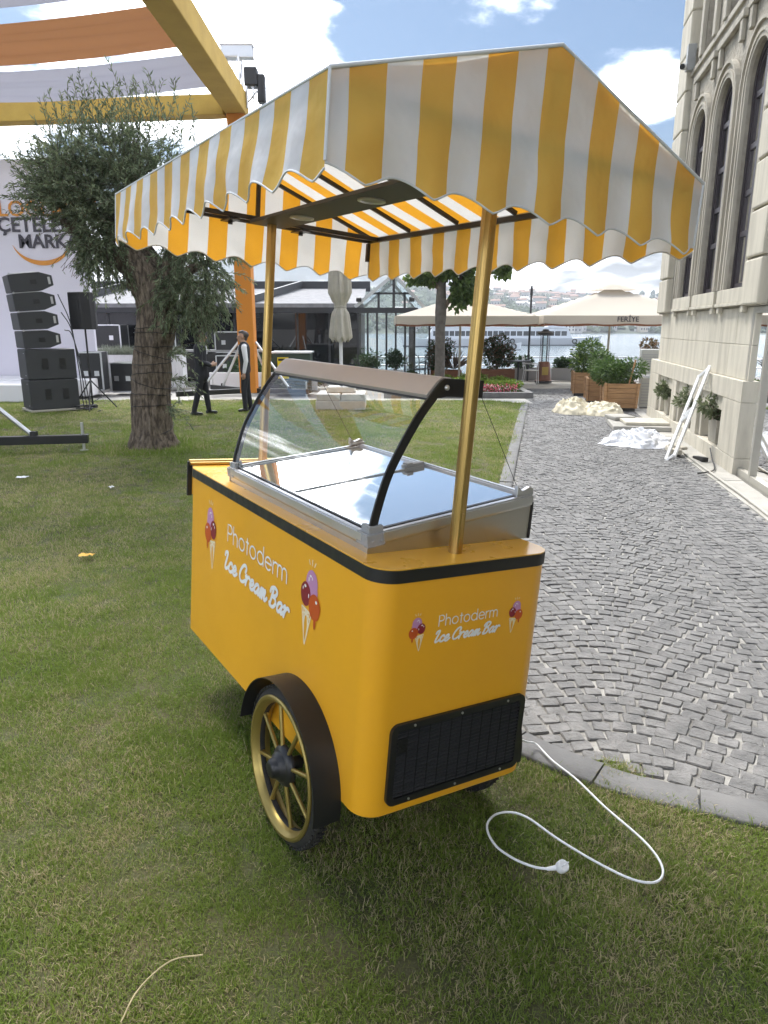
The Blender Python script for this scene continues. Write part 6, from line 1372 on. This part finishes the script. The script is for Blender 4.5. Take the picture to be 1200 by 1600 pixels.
# ------------------------------------------------------------------ terrace furniture
def wood_box(loc, w, d, h, label, m): 
    t = empty('planter_box', loc, 0, label, 'planter', 'planter boxes on the terrace'); nb = 3
    for k in range(nb):
        for s_ in (-1, 1): MB().bx(-w / 2, w / 2, s_ * d / 2 - .015, s_ * d / 2 + .015, .03 + k * (h - .03) / nb + .003, .03 + (k + 1) * (h - .03) / nb - .003).build('board', m, t)
        for s_ in (-1, 1): MB().bx(s_ * w / 2 - .015, s_ * w / 2 + .015, -d / 2 + .016, d / 2 - .016, .03 + k * (h - .03) / nb + .003, .03 + (k + 1) * (h - .03) / nb - .003).build('board', m, t)
    MB().bx(-w / 2 + .016, w / 2 - .016, -d / 2 + .016, d / 2 - .016, .02, h - .06).build('soil', M['soil'], t); return t
wood_box((3.65, 23.6, -.06), 1.05, .55, .45, 'red-brown planter box holding the big reddish bush', M['timber_dark']); shrub('planter_bush', (3.62, 23.6, .30), .56, .45, .58, 2600, .10, .045, M['lf_red'], 'big reddish-green bush in the planter box left of the heater', flowers=(M['lf_dark'], .5))
wood_box((2.0, 23.6, -.06), .95, .55, .42, 'red-brown planter box behind the slim tree', M['timber_dark']); shrub('planter_bush', (1.75, 23.6, .3), .5, .4, .55, 2000, .10, .045, M['lf_red'], 'reddish bush in the planter box behind the slim tree', flowers=(M['lf_dark'], .5))
n = 60; sp0 = np.tile(np.array([2.25, 23.5, .38]), (n, 1)); leaves_mesh('spiky_plant', sp0, np.column_stack([RNG.normal(0, .6, n), RNG.normal(0, .4, n), RNG.uniform(.4, 1.2, n)]), RNG.uniform(.5, .8, n), .05, leaf_mat('spiky_leaf', (.06, .035, .03), (.16, .12, .08)), kind=None); tag(bpy.data.objects['spiky_plant'], 'spiky dark red cordyline plant in the planter box', 'plant')
M['greycase'] = mat('grey_planter', (.26, .26, .265), .7)
for (x, w, lab, lab2) in ((6.1, 1.0, 'long grey planter box right of the patio heater', 'dark low bush in the grey planter box right of the heater'), (4.75, .9, 'grey planter box behind the terrace chair', 'dark low bush in the grey planter box behind the chair')):
    t = empty('planter_box', (x, 24.6, -.03), 0, lab, 'planter', 'planter boxes on the terrace'); MB().bx(-w / 2, w / 2, -.2, .2, 0, .40).build('box', M['greycase'], t, bevel=.01); MB().bx(-w / 2 + .03, w / 2 - .03, -.17, .17, .36, .405).build('soil', M['soil'], t)
    shrub('planter_bush', (x, 24.6, .30), w * .46, .25, .24, 900, .10, .05, M['lf_dark'], lab2, group='low bushes in the grey planters')
def heater(loc, label):
    t = empty('patio_heater', loc, 0, label, 'patio heater'); br = mat('copper_brown', (.16, .07, .045), .4, .5) if 'copper_brown' not in bpy.data.materials else bpy.data.materials['copper_brown']
    MB().lathe([(.27, 0), (.27, .07), (.24, .09), (.22, .3), (.19, .60), (.17, .66)], 4 * 6).build('body', br, t, smooth=40); MB().lathe([(.275, .001), (.275, .06)], 24).build('foot', M['black'], t)
    MB().lathe([(.075, .66), (.075, 1.50)], 20).build('glass_tube', M['rglass'], t, smooth=60)
    for k in range(4): a = R(45 + 90 * k); MB().tube([(.16 * math.cos(a), .16 * math.sin(a), .65), (.16 * math.cos(a), .16 * math.sin(a), 1.50)], .012, 6).build('guard_rod', M['char'], t)
    MB().lathe([(.18, 1.48), (.26, 1.52), (.27, 1.55), (.10, 1.62), (.09, 1.66), (0, 1.67)], 24).build('hood', M['char'], t, smooth=40)
    MB().bx(-.10, .10, -.235, -.215, .25, .5).build('door', M['goldpaint'], t)
heater((5.12, 23.4, -.03), 'copper patio heater with a glass tube at the end of the path')
def chair(loc, rz, label, wire=False):
    t = empty('terrace_chair', loc, rz, label, 'chair', 'terrace chairs'); m = M['char'] if wire else M['alu']
    for sx in (-.22, .22):
        MB().tube([(sx, -.22, 0), (sx, -.2, .44)], .014, 6).build('leg', m, t); MB().tube([(sx, .26, 0), (sx, .2, .44), (sx * .95, .27, .88)], .014, 6).build('leg', m, t); MB().tube([(sx, -.2, .44), (sx * 1.1, -.2, .64), (sx * 1.05, .22, .66)], .013, 6).build('armrest', m, t)
    MB().bx(-.23, .23, -.22, .22, .43, .455).build('seat', m if wire else M['frame_beige'], t, bevel=.008)
    if wire: MB().tube([(.22 * math.cos(a), .24 + .03 * math.sin(a), .70 + .22 * math.sin(a)) for a in np.linspace(0, 6.283, 22)[:-1]], .013, 6, closed=True).tube([(0, .24, .5), (0, .26, .92)], .008, 6).build('round_back', m, t)
    else:
        for z in (.58, .68, .78, .87): MB().box((0, .235 + (z - .44) * .09, z), (.42, .018, .05)).build('back_slat', m, t)
chair((4.62, 22.9, -.06), R(72), 'silver slatted chair beside the patio heater')
for k, (x, y, rz) in enumerate(((1.02, 23.4, 20), (1.35, 23.9, -50), (1.62, 24.2, 10))): chair((x, y, -.06), R(rz), ('dark wire chair nearest the pavilion corner', 'middle dark wire chair by the pavilion', 'dark wire chair behind the slim tree')[k], True)
tb_ = empty('terrace_table', (4.25, 23.1, -.06), 0, 'small dark table beside the silver chair', 'table'); MB().lathe([(.02, .70), (.38, .70), (.38, .735), (.02, .735)], 24).build('table_top', M['char'], tb_); MB().tube([(0, 0, 0), (0, 0, .7)], .03, 8).build('pedestal', M['char'], tb_); MB().lathe([(.25, 0), (.03, .03)], 16).build('foot', M['char'], tb_)
tp_ = empty('lamp_pole', (4.75, 24.1, -.05), 0, 'slim dark pole standing between the two parasols', 'pole'); MB().tube([(0, 0, 0), (0, 0, 2.95)], .035, 8).build('post', M['char'], tp_, smooth=40); MB().lathe([(.05, 2.75), (.03, 3.02), (0, 3.05)], 8).build('finial', M['black'], tp_)
# railing on the quay
rl = empty('quay_railing', (0, 27.7, -.03), 0, 'pale metal railing along the edge of the quay', 'railing')
for z in (.32, .62): MB().tube([(-12, 0, z), (14, 0, z)], .025, 8).build('rail', M['alu'], rl, smooth=40)
for x in np.arange(-12, 14, 1.6): MB().bx(x - .03, x + .03, -.03, .03, 0, .64).build('post', M['alu'], rl)
# glass windbreak beside the pavilion
wb = empty('glass_screen', (.95, 24.4, -.05), 0, 'tall dark-framed glass wind screen beside the pavilion', 'screen')
for x in (0, .55): MB().bx(x - .03, x + .03, -.03, .03, 0, 2.1).build('post', M['char'], wb)
MB().add([(.03, 0, .1), (.52, 0, .1), (.52, 0, 2.0), (.03, 0, 2.0)], [(0, 1, 2, 3)]).build('pane', M['rglass'], wb)

# ------------------------------------------------------------------ boats
M['hull'] = mat('boat_white', (.62, .65, .70), .4); M['navy'] = mat('boat_navy', (.02, .03, .06), .4); M['cabinglass'] = mat('boat_window', (.03, .035, .04), .15)
def boat(name, loc, L, hgt, label, bow, mats=('hull', 'navy'), cabin=True, grp='passenger boats on the water'):
    """bow = -1: bow points to -x"""
    t = empty(name, loc, 0, label, 'boat', grp); bm_ = L * .09
    def hullf(u, v):
        x = (u - .5) * L; t_ = u if bow < 0 else 1 - u; w = bm_ * min(1, (t_ * 3.2) ** .55) * (.55 + .45 * v); sheer = hgt * (1 + .38 * max(0, 1 - t_ * 3.0) ** 2); rake = bow * L * .035 * v * max(0, 1 - t_ * 4)
        return (x + rake, w, -.3 + (sheer + .3) * v)
    for s_ in (-1, 1):
        b = MB(); b.grid(40, 8, lambda u, v: (lambda p: (p[0], p[1] * s_, p[2]))(hullf(u, v))); b.build('hull_side', M[mats[0]], t, smooth=60)
    b = MB(); b.grid(40, 2, lambda u, v: (lambda p: (p[0], p[1] * (2 * v - 1), p[2] - .02))(hullf(u, 1))); b.build('deck', M['hull'], t, smooth=60)
    b = MB(); b.grid(40, 1, lambda u, v: (lambda p: (p[0], -p[1] - .02, p[2]))(hullf(u, .02 + .24 * v))); b.build('waterline', M[mats[1]], t, smooth=60)
    e = 1 if bow < 0 else -1
    if cabin:
        c0, c1 = (-.22, .47) if bow < 0 else (-.47, .22); z0 = hgt
        MB().prism([(c0 * L - (e > 0) * L * .05, z0), (c1 * L + (e < 0) * L * .05, z0), (c1 * L, z0 + 2.0), (c0 * L, z0 + 2.0)], lambda u, v, h: (u, h, v), -bm_ * .82, bm_ * .82).build('cabin', M['hull'], t, bevel=.08)
        n = 13
        for k in range(n):
            x = c0 * L + (k + .5) * (c1 - c0) * L / n; MB().bx(x - (c1 - c0) * L / n * .42, x + (c1 - c0) * L / n * .42, -bm_ * .82 - .03, -bm_ * .82 + .01, z0 + .55, z0 + 1.45).build('window', M['cabinglass'], t)
        MB().bx(c0 * L - .3, c1 * L + .3, -bm_ * .88, bm_ * .88, z0 + 2.0, z0 + 2.2).build('roof', M['hull'], t, bevel=.05)
        wx = (c0 if bow < 0 else c1) * L + e * L * .10; MB().prism([(wx - 1.6, z0 + 2.2), (wx + 1.8, z0 + 2.2), (wx + 1.5, z0 + 3.7), (wx - 1.0, z0 + 3.7)], lambda u, v, h: (u, h, v), -1.6, 1.6).build('wheelhouse', M['hull'], t, bevel=.08); MB().bx(wx - 1.1, wx + 1.4, -1.63, -1.58, z0 + 2.8, z0 + 3.4).build('window', M['cabinglass'], t)
        MB().tube([(wx + 1, 0, z0 + 3.7), (wx + 1, 0, z0 + 5.4)], .06, 6).build('mast', M['hull'], t)
    for k in range(2):
        x = (-.24 + .52 * k) * L; b = MB(); b.tube([(x + .42 * math.cos(a), -bm_ - .12, hgt * .62 + .42 * math.sin(a)) for a in np.linspace(0, 6.283, 15)[:-1]], .13, 6, closed=True); b.build('tyre_fender', M['rubber'], t)
    return t
boat('passenger_boat', (13.2, 138, -2.0), 19, 1.45, 'white passenger boat with dark bow behind the slim tree', -1); boat('passenger_boat', (31.5, 150, -2.0), 24, 1.35, 'long white passenger ferry with a row of windows between the parasols', 1)
boat('motor_boat', (19.5, 120, -2.0), 5.5, .9, 'small white motor boat in front of the ferry', 1, cabin=False, grp='small boats on the water')

# ------------------------------------------------------------------ far shore
M['hill'] = mat('hill_ground', (.05, .065, .035), .95, col2=(.08, .09, .05), ns=.02, world_space=True)
def hill_h(x, y):
    t = max(0, min(1, (y - 395) / 330)); crest = 29.5 + 4 * mnoise.noise((x * .006, 1.3, 0)) + 3.5 * mnoise.noise((x * .02, 4.0, 0)) + (6 * max(0, 1 - abs(x - 20) / 120))
    return -2.5 + (crest + 2.5) * (t ** .85) + 2.2 * mnoise.noise((x * .02, y * .02, 0)) * t
b = MB(); b.grid(150, 26, lambda u, v: (-520 + 1180 * u, 392 + 420 * v ** 1.2, hill_h(-520 + 1180 * u, 392 + 420 * v ** 1.2))); hl = b.build('hills', M['hill'], smooth=80); tag(hl, kind='structure')
n = 15000; hx = RNG.uniform(-330, 520, n); hy = 398 + 330 * RNG.random(n) ** .9
ok = np.array([mnoise.noise((x * .012, y * .012, 7.0)) + (.25 if x < 110 else -.12) > -.12 + RNG.normal() * .12 for x, y in zip(hx, hy)]); hx, hy = hx[ok], hy[ok]; n = len(hx)
hzv = np.array([hill_h(x, y) for x, y in zip(hx, hy)])
# each tree of the wood: a rough little crown of a few faces
ico = []; 
tv = np.array([(math.cos(a) * r_, math.sin(a) * r_, z) for (r_, z) in ((.55, 0), (1, .45), (.8, .85)) for a in np.linspace(0, 2 * math.pi, 7)[:-1]] + [(0, 0, 1.15)]); tf = [(l * 6 + i, l * 6 + (i + 1) % 6, (l + 1) * 6 + (i + 1) % 6, (l + 1) * 6 + i) for l in range(2) for i in range(6)] + [(12 + i, 12 + (i + 1) % 6, 18) for i in range(6)]
V = []; F_ = []; 
for x, y, z in zip(hx, hy, hzv):
    s_ = random.uniform(1.6, 3.2); o_ = len(V); jit = RNG.normal(0, .14, tv.shape); V += list(map(tuple, (tv + jit) * np.array([s_, s_, s_ * random.uniform(1.0, 1.7)]) + np.array([x, y, z - .6]))); F_ += [tuple(i + o_ for i in f) for f in tf]
wd = MB(); wd.v = V; wd.f = F_; wd.m = [0] * len(F_); wo_ = wd.build('woodland', mat('far_wood', (.030, .055, .022), .9, col2=(.075, .105, .04), ns=.05, nd=3, world_space=True), fix=False); tag(wo_, 'hazy green wood covering the far hillside', 'woodland', kind='stuff')
M['hw'] = [mat('house_white', (.62, .60, .56), .8), mat('house_cream', (.50, .44, .35), .8), mat('house_grey', (.40, .39, .38), .8)]; M['tile'] = mat('roof_tile', (.25, .15, .11), .8)
hm = []
for k in range(6):
    w_, d_, h_ = random.uniform(4, 7.5), random.uniform(4, 6), random.uniform(3.2, 6.5); t = []
    wl2 = MB().bx(-w_ / 2, w_ / 2, -d_ / 2, d_ / 2, -3, h_)
    nf = max(2, int(h_ / 2.2)); nw = max(3, int(w_ / 1.7)); wn_ = MB()
    for f in range(nf):
        for q in range(nw): x = -w_ / 2 + (q + .5) * w_ / nw; z = .8 + f * (h_ - .6) / nf; wn_.bx(x - .34, x + .34, -d_ / 2 - .06, -d_ / 2 - .01, z, z + .9)
    rf2 = MB(); rf2.prism([(-d_ / 2 - .4, h_), (d_ / 2 + .4, h_), (0, h_ + 1.1)], lambda u, v, h: (h, u, v), -w_ / 2 - .4, w_ / 2 + .4)
    hm.append((wl2, wn_, rf2))
hs = []
for k, (wl2, wn_, rf2) in enumerate(hm):
    r0 = empty('hillside_house', (0, 0, 0)); wl2.build('wall', M['hw'][k % 3], r0); rf2.build('roof', M['tile'] if k % 3 else M['hw'][2], r0); wn_.build('windows', M['cabinglass'], r0); hs.append(r0)
cnt = 0; used = [False] * 6; lab = 'small pale house with tiled roof scattered on the hazy far hillside'
while cnt < 260:
    x = random.uniform(95, 330) if random.random() < .85 else random.uniform(10, 110); y = 402 + 290 * random.random() ** .8
    if random.random() < .22: y = random.uniform(399, 410)
    if abs(x / y) > .62: continue
    k = random.randrange(6); o = hs[k] if not used[k] else copy_tree(hs[k]); used[k] = True; o.location = (x, y, hill_h(x, y)); o.rotation_euler = (0, 0, random.uniform(-.5, .5)); o.scale = (1, 1, random.uniform(.8, 1.3)); tag(o, lab, 'house', 'houses on the far hillside'); cnt += 1

# ------------------------------------------------------------------ air
hzo = MB().bx(-800, 900, -60, 900, -8, 62).build('haze', None if False else mat('tmp', (1, 1, 1)))
m, nt = NT('hazy_air'); pv = nt.nodes.new('ShaderNodeVolumePrincipled'); pv.inputs['Color'].default_value = (.86, .91, 1.0, 1); pv.inputs['Density'].default_value = .00055; pv.inputs['Anisotropy'].default_value = .35; o = nt.nodes.new('ShaderNodeOutputMaterial'); nt.links.new(pv.outputs[0], o.inputs['Volume'])
hzo.data.materials.clear(); hzo.data.materials.append(m); tag(hzo, 'thin pale haze in the air over the water', 'haze', kind='stuff')
